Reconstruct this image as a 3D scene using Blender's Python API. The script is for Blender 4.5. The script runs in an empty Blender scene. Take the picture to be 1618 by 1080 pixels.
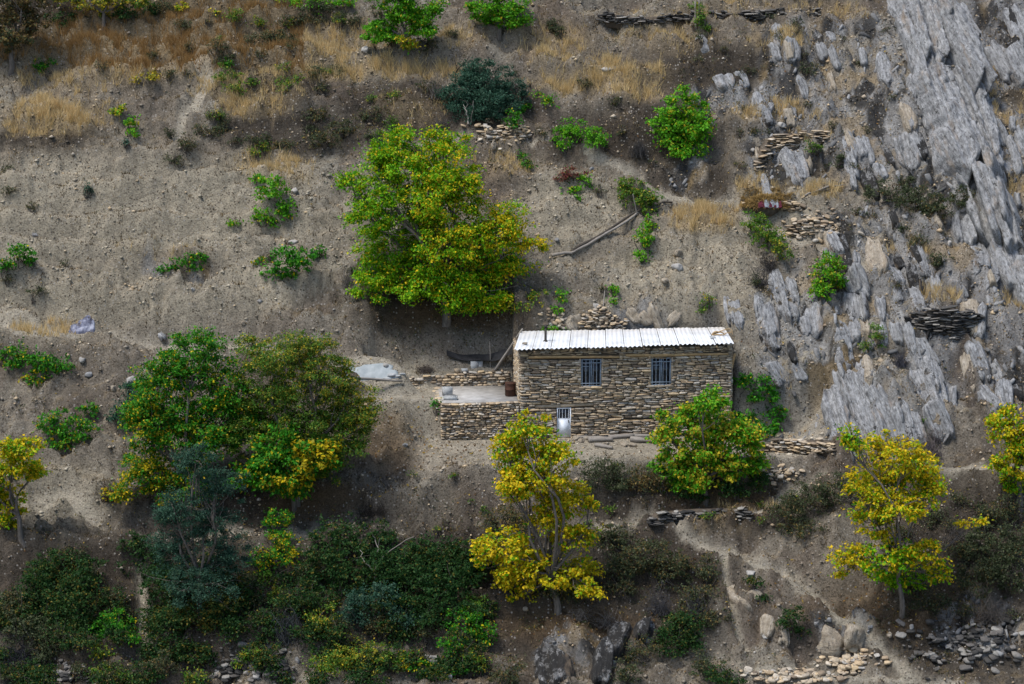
import bpy, math, random
import numpy as np
from mathutils import Matrix, Vector

# ------------------------------------------------------------------ camera, sky, sun, exposure
scn = bpy.context.scene
COL = scn.collection
R = math.radians
FPX, CAMX, CAMY, CAMZ, PITCH = 3795.0, 0.0, -110.0, 25.9, -11.0     # focal length in photo pixels (1618 wide)
cam_d = bpy.data.cameras.new('camera'); cam = bpy.data.objects.new('camera', cam_d); COL.objects.link(cam)
cam.location = (CAMX, CAMY, CAMZ); cam.rotation_euler = (R(90 + PITCH), 0, 0)
cam_d.sensor_width = 36.0; cam_d.lens = 36.0 * FPX / 1618.0; cam_d.clip_start = 1.0; cam_d.clip_end = 2000.0
scn.camera = cam
world = bpy.data.worlds.new('World'); scn.world = world; world.use_nodes = True
wn = world.node_tree; wn.nodes.clear()
wo = wn.nodes.new('ShaderNodeOutputWorld'); wb = wn.nodes.new('ShaderNodeBackground'); ws = wn.nodes.new('ShaderNodeTexSky')
SUN_EL, SUN_AZ = 64.0, 240.0        # azimuth the light comes from, clockwise from +Y (high, from the side over the hill)
ws.sky_type = 'NISHITA'; ws.dust_density = 1.5; ws.sun_disc = False; ws.sun_elevation = R(SUN_EL); ws.sun_rotation = R(SUN_AZ)
wb.inputs['Strength'].default_value = 0.075
wn.links.new(ws.outputs[0], wb.inputs['Color']); wn.links.new(wb.outputs[0], wo.inputs['Surface'])
sd = bpy.data.lights.new('sun', 'SUN'); sd.energy = 1.5; sd.angle = R(18); sd.color = (1.0, 0.96, 0.90)
so = bpy.data.objects.new('sun', sd); COL.objects.link(so)
so.rotation_euler = (R(90 - SUN_EL), 0, R(180 - SUN_AZ)); so.location = (0, -40, 60)
scn.view_settings.view_transform = 'Standard'; scn.view_settings.look = 'None'
scn.view_settings.gamma = 1.0; scn.view_settings.use_curve_mapping = False
scn.view_settings.exposure = 1.4
scn.render.engine = 'CYCLES'
scn.cycles.use_denoising = True
scn.cycles.max_bounces = 6; scn.cycles.diffuse_bounces = 3; scn.cycles.transmission_bounces = 3

rng = np.random.default_rng(7)
random.seed(7)

# ------------------------------------------------------------------ noise and projection
def _h(ix, iy, s):
    n = (ix.astype(np.int64) * 374761393 + iy.astype(np.int64) * 668265263 + int(s) * 1274126177) & 0xffffffff
    n = ((n ^ (n >> 13)) * 1274126177) & 0xffffffff
    return ((n ^ (n >> 16)) & 0xffff) / 65535.0
def vn(x, y, s=0):
    x = np.asarray(x, float); y = np.asarray(y, float)
    ix = np.floor(x); iy = np.floor(y); fx = x - ix; fy = y - iy
    fx = fx * fx * (3 - 2 * fx); fy = fy * fy * (3 - 2 * fy)
    a = _h(ix, iy, s); b = _h(ix + 1, iy, s); c = _h(ix, iy + 1, s); d = _h(ix + 1, iy + 1, s)
    return (a + (b - a) * fx) * (1 - fy) + (c + (d - c) * fx) * fy
def fbm(x, y, o=4, s=0, g=0.5):
    t = 0; a = 1.0; n = 0
    for i in range(o):
        t = t + a * vn(x * 2 ** i + 17.3 * i, y * 2 ** i - 9.1 * i, s + i); n += a; a *= g
    return t / n * 2 - 1
def sm(a, b, x):
    t = np.clip((x - a) / (b - a), 0, 1); return t * t * (3 - 2 * t)
def lerp(a, b, t): return a + (b - a) * t

CP, SP = math.cos(R(PITCH)), math.sin(R(PITCH))
def ray(u, v):
    x = (u - 809.0) / FPX; y = (540.0 - v) / FPX
    return np.array([x, CP - SP * y, SP + CP * y])
def at_Y(u, v, Y):
    d = ray(u, v); t = (Y - CAMY) / d[1]
    return np.array([CAMX, CAMY, CAMZ]) + d * t
def mpp(Y, z=5.0):
    return ((Y - CAMY) * CP + (z - CAMZ) * SP) / FPX
def project(X, Y, Z):
    dx = X - CAMX; dy = Y - CAMY; dz = Z - CAMZ
    f = dy * CP + dz * SP; up = -dy * SP + dz * CP
    return 809 + FPX * dx / f, 540 - FPX * up / f

# ------------------------------------------------------------------ terrain
SL = math.tan(R(40.0))
def base_z(x, y):
    z = SL * (y + 2.0)
    return np.where(z < -40, -40 + 0.1 * (z + 40), z)
def on_base(u, v):
    d = ray(u, v)
    t = (SL * (CAMY + 2.0) - CAMZ) / (d[2] - SL * d[1])
    return CAMX + d[0] * t, CAMY + d[1] * t
# benches: pixel polyline, half width above, half width below, blend above, blend below, strength
BENCH = [
    ([(540,226),(700,230),(760,228),(850,228),(905,240),(960,260),(1010,288),(1050,308),(1160,322)], .5,.6,1.2,.7,.9),
    ([(1160,322),(1200,362),(1260,382),(1320,405),(1390,432)], .4,.5,1.0,.7,.8),
    ([(-120,512),(0,520),(130,530),(240,545),(400,556),(560,604),(660,612)], 1.3,.8,.9,.9,1.0),
    ([(-120,862),(0,860),(130,852),(190,855),(400,846),(560,846),(740,846),(950,836),(1060,830)], .7,.7,1.0,1.0,.95),
    ([(1055,830),(1100,828),(1180,822)], .9,.7,.5,.6,.9),
    ([(1050,826),(1085,850),(1130,872),(1250,920),(1300,960),(1380,1020),(1460,1085),(1520,1130)], .55,.55,1.0,.7,.9),
    ([(1185,822),(1215,800),(1250,780),(1320,752)], .4,.4,.8,.7,.8),
    ([(1180,716),(1330,716),(1450,732),(1618,748),(1760,752)], .8,.8,.9,1.0,.95),
    ([(-150,240),(0,242),(200,240),(335,243)], .8,.8,.4,.25,.95),
    ([(-150,302),(0,303),(200,300),(400,306)], .6,.6,.3,.25,.85),
    ([(-150,352),(0,350),(250,356),(420,352),(545,322)], .6,.6,.3,.25,.85),
    ([(-150,392),(0,394),(250,388),(420,395)], .5,.9,.4,.25,.95),
    ([(60,132),(250,114),(420,106),(520,106),(720,96)], .7,.7,.8,.45,.85),
    ([(835,122),(900,128),(950,134),(1045,156)], .8,.8,.9,.3,.95),
    ([(255,438),(300,446),(400,450),(470,448),(540,436)], .35,.9,.5,.18,1.0),
    ([(-100,425),(30,428),(120,424),(200,430)], .3,.6,.5,.2,.8),
    ([(420,470),(480,460),(545,452)], .35,.35,.6,.5,.9),
    ([(930,34),(1030,32),(1130,28),(1300,18)], .6,.5,.6,.25,.9),
    ([(1050,356),(1110,357),(1172,357)], .7,.6,.7,.35,.95),
    ([(1435,468),(1490,474),(1560,480)], .6,.5,.6,.25,.95),
    ([(1140,196),(1200,204),(1300,206)], .6,.4,.8,.3,.8),
    ([(1100,1062),(1250,1064),(1420,1076),(1700,1092)], .6,.7,1.2,.6,.8),
    ([(1180,288),(1260,306),(1340,300)], .5,.4,.7,.5,.6),
    ([(520,762),(640,752),(760,770)], .3,.3,.7,.7,.6),
]
BW = []
for pts, *p in BENCH:
    w = np.array([on_base(u, v) for u, v in pts]); w = w[np.argsort(w[:, 0])]
    BW.append((w, p))
HX, HY, HROT = 0.39, -0.35, R(4.0)
HC, HS = math.cos(HROT), math.sin(HROT)
def to_house(X, Y):
    dx = X - HX; dy = Y - HY
    return dx * HC + dy * HS, -dx * HS + dy * HC
def box_mask(a, b, a0, a1, b0, b1, fa0, fa1, fb0, fb1):
    return sm(a0 - fa0, a0, a) * (1 - sm(a1, a1 + fa1, a)) * sm(b0 - fb0, b0, b) * (1 - sm(b1, b1 + fb1, b))
ROCK_EL = [(1330,150,150,110),(1420,400,140,90),(1240,250,60,60),(1590,560,60,120),(1350,560,150,150),(1480,180,90,220),(1560,330,70,180),(1560,60,80,90),(1250,500,60,90),(1440,620,80,80),(1290,120,80,60),
           (1330,240,70,50),(1130,180,40,30),(1060,505,80,18),(900,1050,60,40),(960,1050,40,40),(1340,1010,50,30),(1560,990,70,50),(1090,270,30,30),(280,430,60,25)]
PATH_W = []
def warp(U, V):
    return U + 26 * fbm(U / 60, V / 60, 3, 31), V + 20 * fbm(U / 60, V / 60, 3, 47)
def pmask(U, V, ells, soft=.35):
    m = np.zeros_like(U)
    for e in ells:
        d = np.hypot((U - e[0]) / e[2], (V - e[1]) / e[3])
        m = np.maximum(m, 1 - sm(1 - soft, 1 + soft, d))
    return m
PATHS = [([(540,226),(700,230),(760,229),(850,228),(905,240),(960,260),(1010,288),(1050,308),(1100,318),(1160,326)], 4.5),
    ([(1160,326),(1200,362),(1260,382),(1320,405),(1390,432)], 5), ([(-200,508),(0,522),(130,532),(240,547),(400,558),(560,604),(660,612)], 6.5),
    ([(-200,864),(0,860),(60,858),(130,852),(190,856),(300,852),(400,847),(560,847),(740,847),(950,838),(1060,831)], 4.5),
    ([(950,838),(1060,829),(1120,828),(1180,823),(1215,800),(1250,782),(1320,755)], 5), ([(1060,831),(1085,850),(1130,874),(1190,897),(1250,922),(1300,960),(1340,990),(1380,1020),(1430,1060),(1480,1100)], 7),
    ([(1180,716),(1330,716),(1450,734),(1618,748),(1800,755)], 5), ([(640,604),(672,640),(690,690),(760,700)], 7), ([(228,900),(222,960),(235,1010),(225,1080)], 9),
    ([(1140,880),(1150,930),(1160,990),(1180,1040)], 5), ([(300,100),(330,140),(290,190),(280,225)], 10), ([(420,470),(480,460),(545,450)], 4), ([(1180,1062),(1300,1068),(1420,1076),(1600,1090)], 6), ([(60,800),(110,790),(150,830)], 14)]
def path_mask(U, V):
    Un = U + 5 * fbm(U / 25, V / 25, 2, 131); Vn = V + 3 * fbm(U / 25, V / 25, 2, 133); m = np.zeros_like(U)
    for pts, w in PATHS:
        dm = np.full_like(U, 1e9)
        for (a, b), (c, d) in zip(pts, pts[1:]):
            t = np.clip(((Un - a) * (c - a) + (Vn - b) * (d - b)) / ((c - a) ** 2 + (d - b) ** 2), 0, 1)
            dm = np.minimum(dm, np.hypot(Un - a - t * (c - a), Vn - b - t * (d - b)))
        m = np.maximum(m, 1 - sm(.55, 1.5, dm / w))
    return m
PALE_EL = [(180,330,360,110),(130,470,260,60),(1090,430,130,80),(640,640,60,60),(100,790,80,60),(900,330,90,60),(380,290,120,60),(420,440,90,50),(1250,470,60,60),(1330,560,120,90),(1230,330,60,60)]
def terrain(X, Y):
    Z = base_z(X, Y)
    Z = Z + 1.1 * fbm(X / 16, Y / 16, 2, 3) * sm(4, 14, np.abs(Y - 1) + np.maximum(0, np.abs(X - 3) - 9))
    path = np.zeros_like(X)
    for w, (wu, wd, cu, cd, k) in BW:
        yt = np.interp(X, w[:, 0], w[:, 1]) + .3 * fbm(X / 1.9, X * 0 + w[0, 1], 4, 5)
        f = sm(w[0, 0] - .3, w[0, 0] + .9, X) * (1 - sm(w[-1, 0] - .9, w[-1, 0] + .3, X))
        d = Y - yt
        dd = np.where(d > 0, -SL * np.minimum(d, wu) * (1 - sm(wu, wu + cu, d)), SL * np.minimum(-d, wd) * (1 - sm(wd, wd + cd, -d)))
        Z = Z + dd * k * f
    U, V = project(X, Y, Z); Uw, Vw = warp(U, V)
    path = path_mask(U, V)
    rock = pmask(Uw, Vw, ROCK_EL, .45)
    # natural roughness: gullies running down the slope, clods, and bedded ribs where rock crops out
    rough = 1 - .8 * path
    n = .6 * fbm(X / 3.0, Y / 4.2, 4, 11) + .14 * fbm(X / .8, Y / .9, 3, 21) + .09 * fbm(X / .27, Y / .27, 2, 33)
    calm = pmask(Uw, Vw, PALE_EL, .35)
    n = n * (1 - .35 * calm) + (.95 * np.abs(fbm(X / 1.9, Y / 3.4, 4, 121)) - .2) * (1 - .75 * calm) + (.42 * np.abs(fbm(X / .62, Y / .7, 3, 127)) - .1) * (1 - .4 * calm)
    q = X * .93 + Y * .36
    rib = np.abs(fbm(q / 1.1, (Y - X * .3) / 4.5, 4, 51)); st = fbm(q / .35, Y / 3.0, 2, 57)
    bed = vn(q / .8 + .5 * fbm(X / 2, Y / 2, 2, 151), (Y - .4 * X) / 3.5, 153) * 5; bed = np.floor(bed) + sm(.75, 1, bed - np.floor(bed))
    n = n + rock * (.8 * rib + .2 * st + .24 * bed - .75)
    # little overhanging lips and scarps along the contours
    sc = fbm(X / 2.6, Y / 1.1 + .4 * fbm(X / 5, Y / 5, 2, 61), 3, 63)
    n = n + .42 * sm(.05, .085, sc) * sm(.3, .65, .5 + .5 * fbm(X / 7, Y / 7, 2, 66))
    n = n + (.7 * np.abs(fbm(X / .8, Y / 1.0, 4, 141)) + .25 * np.abs(fbm(X / .3, Y / .35, 2, 143)) - .2) * pmask(Uw, Vw, [(200,470,320,34),(1080,440,110,60),(640,790,130,45),(1180,960,60,60)], .4)
    sc2 = fbm(X / 1.3, Y / .6, 3, 163); n = n + .2 * sm(.08, .115, sc2)
    ph = Y / 1.55 + .9 * fbm(X / 7, Y / 7, 3, 171) + .12 * fbm(X / 1.1, Y / 1.1, 2, 173); fr = ph - np.floor(ph)
    stepm = np.maximum(sm(-.5, .05, fbm(X / 8, Y / 5, 2, 175)), calm) * (1 - rock) * (.35 + .65 * sm(14, 2, X))
    n = n + stepm * 1.0 * (fr - sm(.0, .13, fr)) * -.8
    Z = Z + n * rough
    a, b = to_house(X, Y)
    # shelf in front of the house, its cutting, the terrace beside it
    wob = .35 * fbm(X / 2.2, Y / 2.2, 3, 71)
    m = box_mask(a, b + wob, -4.2, 13.0, -2.5, 0.3, 1.6, 2.5, 1.5, .5)
    Z = lerp(Z, .11 * np.minimum(b, 0) + .035 * fbm(X / .6, Y / .6, 3, 75), m); path = np.maximum(path, m * .8)
    m = box_mask(a, b, -.1, 9.95, -.05, 3.7, .1, .3, .1, .5)
    Z = lerp(Z, np.minimum(Z, -.05), m)
    m = box_mask(a, b, -3.75, -.05, .15, 3.65, .15, .15, .12, .2)
    m2 = box_mask(a, b + wob * .5, -6.4, -3.7, .6, 3.4, 1.3, .4, .9, .8)
    Z = lerp(Z, 1.72 + .03 * fbm(X / .5, Y / .5, 2, 77) + .05 * np.maximum(0, -3.7 - a), np.maximum(m, m2)); path = np.maximum(path, np.maximum(m, m2))
    m = box_mask(a, b + 1.6 * wob, -4.6, -.05, 3.75, 4.4, 2.6, .05, .1, 2.4)
    Z = lerp(Z, 2.38 + .7 * np.maximum(0, b - 3.8) + (.35 * np.abs(fbm(X / .9, Y / .9, 4, 79)) + .25 * fbm(X / 1.7, Y / 1.7, 2, 80)) * sm(3.8, 4.8, b), m)
    sx_, sy_ = on_base(584, 587)
    Z = lerp(Z, base_z(X, Y), 1 - sm(.75, 1.3, np.hypot((X - sx_) / 1.9, (Y - sy_) / .95)))
    return Z, path, rock
def graded(lo, hi, step, far, k):
    c = list(np.arange(lo, hi + 1e-6, step)); s = step; e = c[-1]
    while e < hi + far: s *= k; e += s; c.append(e)
    s = step; e = lo; pre = []
    while e > lo - far: s *= k; e -= s; pre.append(e)
    return np.array(pre[::-1] + c)
GX = graded(-27.5, 27.5, .125, 130, 1.13); GY = graded(-15.5, 25.0, .107, 120, 1.13)
MX, MY = np.meshgrid(GX, GY)
GZ, GP, GR = terrain(MX, MY)
def gz(x, y, A=None):
    A = GZ if A is None else A
    x = np.asarray(x, float); y = np.asarray(y, float)
    i = np.clip(np.searchsorted(GX, x) - 1, 0, len(GX) - 2); j = np.clip(np.searchsorted(GY, y) - 1, 0, len(GY) - 2)
    fx = np.clip((x - GX[i]) / (GX[i + 1] - GX[i]), 0, 1); fy = np.clip((y - GY[j]) / (GY[j + 1] - GY[j]), 0, 1)
    return (A[j, i] * (1 - fx) + A[j, i + 1] * fx) * (1 - fy) + (A[j + 1, i] * (1 - fx) + A[j + 1, i + 1] * fx) * fy
TT = np.arange(80, 190, .12)
def hit(u, v):
    d = ray(u, v)
    P = np.array([CAMX, CAMY, CAMZ])[None] + TT[:, None] * d[None]
    below = P[:, 2] < gz(P[:, 0], P[:, 1])
    k = int(np.argmax(below)) if below.any() else len(TT) - 1
    p = P[k] - d * .06
    return np.array([p[0], p[1], float(gz(p[0], p[1]))])

# ------------------------------------------------------------------ materials
def new_mat(name):
    m = bpy.data.materials.new(name); m.use_nodes = True; nt = m.node_tree
    b = nt.nodes['Principled BSDF']; b.inputs['Specular IOR Level'].default_value = .25
    return m, nt, b
def N(nt, t, **kw):
    n = nt.nodes.new(t)
    for k, v in kw.items():
        if hasattr(n, k): setattr(n, k, v)
        else: n.inputs[k].default_value = v
    return n
def ramp(nt, fac, stops):
    r = nt.nodes.new('ShaderNodeValToRGB'); e = r.color_ramp.elements
    while len(e) < len(stops): e.new(.5)
    for el, (p, c) in zip(e, stops): el.position = p; el.color = (*c, 1)
    nt.links.new(fac, r.inputs['Fac']); return r.outputs['Color']
def mixc(nt, fac, a, b, mode='MIX'):
    m = nt.nodes.new('ShaderNodeMix'); m.data_type = 'RGBA'; m.blend_type = mode
    for s, val in ((m.inputs[0], fac), (m.inputs[6], a), (m.inputs[7], b)):
        if hasattr(val, 'is_output'): nt.links.new(val, s)
        elif isinstance(val, tuple): s.default_value = (*val, 1)
        else: s.default_value = val
    return m.outputs[2]
def noise(nt, scale, detail=6, rough=.6, vec=None, dist=0):
    n = nt.nodes.new('ShaderNodeTexNoise'); n.inputs['Scale'].default_value = scale; n.inputs['Detail'].default_value = detail
    n.inputs['Roughness'].default_value = rough; n.inputs['Distortion'].default_value = dist
    if vec is not None: nt.links.new(vec, n.inputs['Vector'])
    return n.outputs['Fac']
def objvec(nt, scale=(1, 1, 1)):
    tc = nt.nodes.new('ShaderNodeTexCoord'); mp = nt.nodes.new('ShaderNodeMapping'); mp.inputs['Scale'].default_value = scale
    nt.links.new(tc.outputs['Object'], mp.inputs['Vector']); return mp.outputs['Vector']
def bump(nt, b, h, dist, strength=.6):
    n = nt.nodes.new('ShaderNodeBump'); n.inputs['Strength'].default_value = strength; n.inputs['Distance'].default_value = dist
    nt.links.new(h, n.inputs['Height']); nt.links.new(n.outputs['Normal'], b.inputs['Normal'])
def attr(nt, name):
    a = nt.nodes.new('ShaderNodeAttribute'); a.attribute_name = name; return a
MAT = {}
# soil
m, nt, b = new_mat('soil'); v = objvec(nt)
a = attr(nt, 'col')
c = mixc(nt, 1.0, a.outputs['Color'], ramp(nt, noise(nt, 3.2, 9, .72, v), [(.3, (.62, .61, .6)), (.5, (.97, .97, .97)), (.7, (1.22, 1.2, 1.18))]), 'MULTIPLY')
c = mixc(nt, 1.0, c, ramp(nt, noise(nt, 14, 4, .7, v), [(.34, (.55, .53, .5)), (.5, (1, 1, 1)), (.68, (1.3, 1.28, 1.25))]), 'MULTIPLY')
vo = nt.nodes.new('ShaderNodeTexVoronoi'); vo.inputs['Scale'].default_value = 7.5; nt.links.new(v, vo.inputs['Vector'])
sp = nt.nodes.new('ShaderNodeSeparateColor'); nt.links.new(vo.outputs['Color'], sp.inputs[0])
near = ramp(nt, vo.outputs['Distance'], [(.25, (1, 1, 1)), (.38, (0, 0, 0))])
c = mixc(nt, mixc(nt, 1.0, near, ramp(nt, sp.outputs[0], [(.80, (0, 0, 0)), (.84, (.8, .8, .8))]), 'MULTIPLY'), c, (.40, .37, .33))
c = mixc(nt, mixc(nt, 1.0, near, ramp(nt, sp.outputs[1], [(.72, (0, 0, 0)), (.76, (.85, .85, .85))]), 'MULTIPLY'), c, (.075, .058, .042))
nt.links.new(c, b.inputs['Base Color']); b.inputs['Roughness'].default_value = .95
b.inputs['Specular IOR Level'].default_value = .1
bump(nt, b, noise(nt, 7, 10, .8, v), .22, 1.0); MAT['soil'] = m
# leaves, grass, twigs: colour from the per-leaf attribute
def veg_mat(name, trans, rough, spec):
    m, nt, b = new_mat(name); a = attr(nt, 'col')
    nt.links.new(a.outputs['Color'], b.inputs['Base Color']); b.inputs['Roughness'].default_value = rough
    b.inputs['Specular IOR Level'].default_value = spec
    if trans > 0:
        t = nt.nodes.new('ShaderNodeBsdfTranslucent'); nt.links.new(a.outputs['Color'], t.inputs['Color'])
        ms = nt.nodes.new('ShaderNodeMixShader'); ms.inputs[0].default_value = trans
        nt.links.new(b.outputs[0], ms.inputs[1]); nt.links.new(t.outputs[0], ms.inputs[2])
        nt.links.new(ms.outputs[0], nt.nodes['Material Output'].inputs['Surface'])
    MAT[name] = m
veg_mat('leaf', .35, .6, .15); veg_mat('grass', .4, .8, .1); veg_mat('twig', 0, .9, .1)
m, nt, b = new_mat('bark'); v = objvec(nt, (1, 1, .25))
nt.links.new(ramp(nt, noise(nt, 12, 6, .7, v), [(.3, (.05, .042, .036)), (.6, (.16, .14, .12)), (.8, (.26, .24, .21))]), b.inputs['Base Color'])
b.inputs['Roughness'].default_value = .9; bump(nt, b, noise(nt, 20, 6, .7, v), .03); MAT['bark'] = m
STONE_RAMP = [(0, (.11, .09, .07)), (.15, (.25, .195, .14)), (.38, (.42, .32, .205)), (.55, (.31, .27, .22)), (.72, (.50, .385, .24)), (.88, (.33, .315, .29)), (1, (.55, .48, .38))]
DARK_RAMP = [(0, (.02, .02, .02)), (.4, (.06, .058, .055)), (.7, (.13, .12, .11)), (1, (.26, .25, .23))]
def stone_mat(name, rampdef, joined):
    m, nt, b = new_mat(name)
    if joined: f = attr(nt, 'tint').outputs['Fac']
    else: f = nt.nodes.new('ShaderNodeObjectInfo').outputs['Random']
    geo = nt.nodes.new('ShaderNodeNewGeometry')
    c = ramp(nt, f, rampdef)
    c = mixc(nt, 1.0, c, ramp(nt, noise(nt, 9, 6, .7, geo.outputs['Position']), [(.3, (.6, .58, .56)), (.5, (1, 1, 1)), (.72, (1.35, 1.3, 1.22))]), 'MULTIPLY')
    nt.links.new(c, b.inputs['Base Color']); b.inputs['Roughness'].default_value = .9
    bump(nt, b, noise(nt, 22, 6, .7, geo.outputs['Position']), .02, .7); MAT[name] = m
stone_mat('stone', STONE_RAMP, False); stone_mat('stone_joined', STONE_RAMP, True)
stone_mat('dark_stone', DARK_RAMP, False); stone_mat('dark_stone_joined', DARK_RAMP, True)
def schist(name, c0, c1, c2, lichen):
    m, nt, b = new_mat(name); v = objvec(nt, (.9, 4.0, 3.2)); v2 = objvec(nt)
    c = ramp(nt, noise(nt, 1.8, 9, .75, v, .3), [(.33, c0), (.46, c1), (.64, c2)])
    c = mixc(nt, 1.0, c, ramp(nt, noise(nt, 5, 6, .7, v2), [(.3, (.62, .6, .58)), (.55, (1, 1, 1)), (.75, (1.2, 1.17, 1.12))]), 'MULTIPLY')
    r = ramp(nt, noise(nt, 1.3, 9, .78, v2), [(lichen, (0, 0, 0)), (lichen + .05, (1, 1, 1))])
    c = mixc(nt, r, c, (.022, .021, .02)); c = mixc(nt, ramp(nt, noise(nt, 3.2, 6, .7, v), [(.36, (.85, .85, .85)), (.42, (0, 0, 0))]), c, (.035, .033, .03))
    c = mixc(nt, ramp(nt, noise(nt, .9, 4, .6, objvec(nt, (.6, 2, 2))), [(.56, (0, 0, 0)), (.7, (.55, .55, .55))]), c, (.30, .22, .145))
    vo = nt.nodes.new('ShaderNodeTexVoronoi'); vo.feature = 'DISTANCE_TO_EDGE'; vo.inputs['Scale'].default_value = 1.1; nt.links.new(objvec(nt, (.55, 1.6, 1.2)), vo.inputs['Vector'])
    vm = nt.nodes.new('ShaderNodeVectorMath'); vm.operation = 'ADD'; nz = nt.nodes.new('ShaderNodeTexNoise'); nz.inputs['Scale'].default_value = 3.0; nz.inputs['Detail'].default_value = 5.0
    nt.links.new(vo.inputs['Vector'].links[0].from_socket, vm.inputs[0]); nt.links.new(nz.outputs['Color'], vm.inputs[1]); nt.links.new(vm.outputs[0], vo.inputs['Vector']); nt.links.new(v2, nz.inputs['Vector'])
    ck = mixc(nt, 1.0, ramp(nt, vo.outputs['Distance'], [(.008, (.9, .9, .9)), (.022, (0, 0, 0))]), ramp(nt, noise(nt, 1.1, 4, .6, v2), [(.45, (0, 0, 0)), (.6, (1, 1, 1))]), 'MULTIPLY')
    c = mixc(nt, ck, c, (.05, .047, .044))
    nt.links.new(c, b.inputs['Base Color']); b.inputs['Roughness'].default_value = .8
    bump(nt, b, noise(nt, 4, 9, .75, v), .12, .9); MAT[name] = m
schist('schist', (.06, .06, .062), (.23, .233, .236), (.42, .425, .43), .59)
schist('schist_lichen', (.06, .06, .06), (.22, .223, .226), (.44, .445, .45), .54)
schist('schist_black', (.06, .06, .06), (.16, .16, .16), (.36, .36, .36), .42)
schist('boulder', (.2, .16, .12), (.33, .28, .21), (.46, .41, .34), .72)
def simple(name, stops, scale, rough=.8, spec=.25, vs=(1, 1, 1), bd=.01, metal=0):
    m, nt, b = new_mat(name); v = objvec(nt, vs)
    nt.links.new(ramp(nt, noise(nt, scale, 6, .65, v), stops), b.inputs['Base Color'])
    b.inputs['Roughness'].default_value = rough; b.inputs['Specular IOR Level'].default_value = spec; b.inputs['Metallic'].default_value = metal
    bump(nt, b, noise(nt, scale * 3, 5, .7, v), bd, .5); MAT[name] = m
simple('earth_core', [(.3, (.06, .05, .04)), (.7, (.13, .105, .08))], 6, .95, .1)
simple('timber', [(.3, (.26, .17, .085)), (.6, (.42, .29, .15)), (.8, (.5, .38, .22))], 5, .85, .15, (.2, 3, 3))
simple('grey_wood', [(.3, (.14, .125, .11)), (.6, (.27, .245, .215)), (.8, (.38, .35, .32))], 6, .9, .1, (.2, 3, 3))
simple('dark_wood', [(.3, (.03, .026, .022)), (.7, (.09, .078, .065))], 6, .9, .1, (.2, 3, 3))
simple('roof_white', [(.25, (.55, .55, .54)), (.42, (.74, .75, .76)), (.7, (.82, .83, .84))], 1.6, .5, .3)
simple('metal_paint', [(.3, (.20, .26, .33)), (.7, (.30, .36, .43))], 4, .45, .4)
simple('door_paint', [(.25, (.55, .6, .66)), (.6, (.74, .78, .82))], 3, .45, .4)
simple('pipe', [(.3, (.012, .011, .01)), (.7, (.04, .034, .03))], 8, .6, .3)
simple('rust', [(.3, (.028, .014, .01)), (.7, (.085, .04, .026))], 5, .75, .2)
simple('concrete', [(.3, (.26, .27, .27)), (.7, (.42, .43, .43))], 5, .9, .15)
simple('pale_stone', [(.3, (.22, .21, .195)), (.7, (.42, .40, .37))], 5, .9, .15)
simple('terrace', [(.3, (.25, .24, .225)), (.55, (.36, .35, .335)), (.75, (.46, .45, .43))], 2.2, .9, .15)
simple('plaster', [(.3, (.26, .21, .15)), (.7, (.42, .35, .26))], 4, .95, .1)
simple('sheet_grey', [(.3, (.22, .25, .26)), (.7, (.33, .36, .37))], 3, .6, .3)
simple('sheet_edge', [(.3, (.5, .5, .48)), (.7, (.75, .75, .73))], 4, .7, .2)
simple('black_cloth', [(.3, (.008, .008, .009)), (.7, (.03, .03, .032))], 4, .7, .2)
simple('red_cloth', [(.35, (.03, .008, .015)), (.6, (.11, .022, .036))], 5, .9, .1, (4, 1, 1))
simple('blue_cloth', [(.35, (.16, .18, .21)), (.6, (.21, .235, .26))], 5, .9, .1)
simple('ash', [(.36, (.03, .03, .05)), (.5, (.16, .17, .23)), (.66, (.42, .43, .5))], 3, .95, .1)
m, nt, b = new_mat('glass_dark'); b.inputs['Base Color'].default_value = (.012, .016, .022, 1); b.inputs['Roughness'].default_value = .12
b.inputs['Specular IOR Level'].default_value = .5; MAT['glass_dark'] = m

# ------------------------------------------------------------------ mesh helpers
def mesh_np(name, verts, faces, mat, col=None, tint=None, smooth=False):
    """faces: int array (n,k) of one polygon size, or a list of such arrays"""
    me = bpy.data.meshes.new(name)
    if isinstance(faces, np.ndarray): faces = [faces]
    faces = [np.asarray(f, np.int32) for f in faces if len(f)]
    verts = np.asarray(verts, np.float32)
    nl = sum(f.size for f in faces); npoly = sum(len(f) for f in faces)
    me.vertices.add(len(verts)); me.vertices.foreach_set('co', verts.ravel())
    me.loops.add(nl); me.loops.foreach_set('vertex_index', np.concatenate([f.ravel() for f in faces]))
    me.polygons.add(npoly)
    tot = np.concatenate([np.full(len(f), f.shape[1], np.int32) for f in faces])
    me.polygons.foreach_set('loop_start', np.concatenate([[0], np.cumsum(tot)[:-1]]).astype(np.int32))
    me.polygons.foreach_set('loop_total', tot)
    if smooth: me.polygons.foreach_set('use_smooth', np.ones(npoly, bool))
    if col is not None:
        at = me.attributes.new('col', 'FLOAT_COLOR', 'POINT')
        c4 = np.ones((len(verts), 4), np.float32); c4[:, :3] = col; at.data.foreach_set('color', c4.ravel())
    if tint is not None:
        at = me.attributes.new('tint', 'FLOAT', 'POINT'); at.data.foreach_set('value', np.asarray(tint, np.float32))
    me.update(calc_edges=True); me.validate(clean_customdata=False)
    if mat: me.materials.append(MAT[mat])
    return me
def obj(name, me, parent=None, loc=None, mat4=None):
    o = bpy.data.objects.new(name, me); COL.objects.link(o)
    if parent is not None: o.parent = parent
    if mat4 is not None: o.matrix_basis = mat4
    elif loc is not None: o.location = loc
    return o
def tag(o, label, cat=None, group=None, kind=None):
    o['label'] = label
    if cat: o['category'] = cat
    if group: o['group'] = group
    if kind or cat: o['kind'] = kind or 'thing'
    return o
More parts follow.
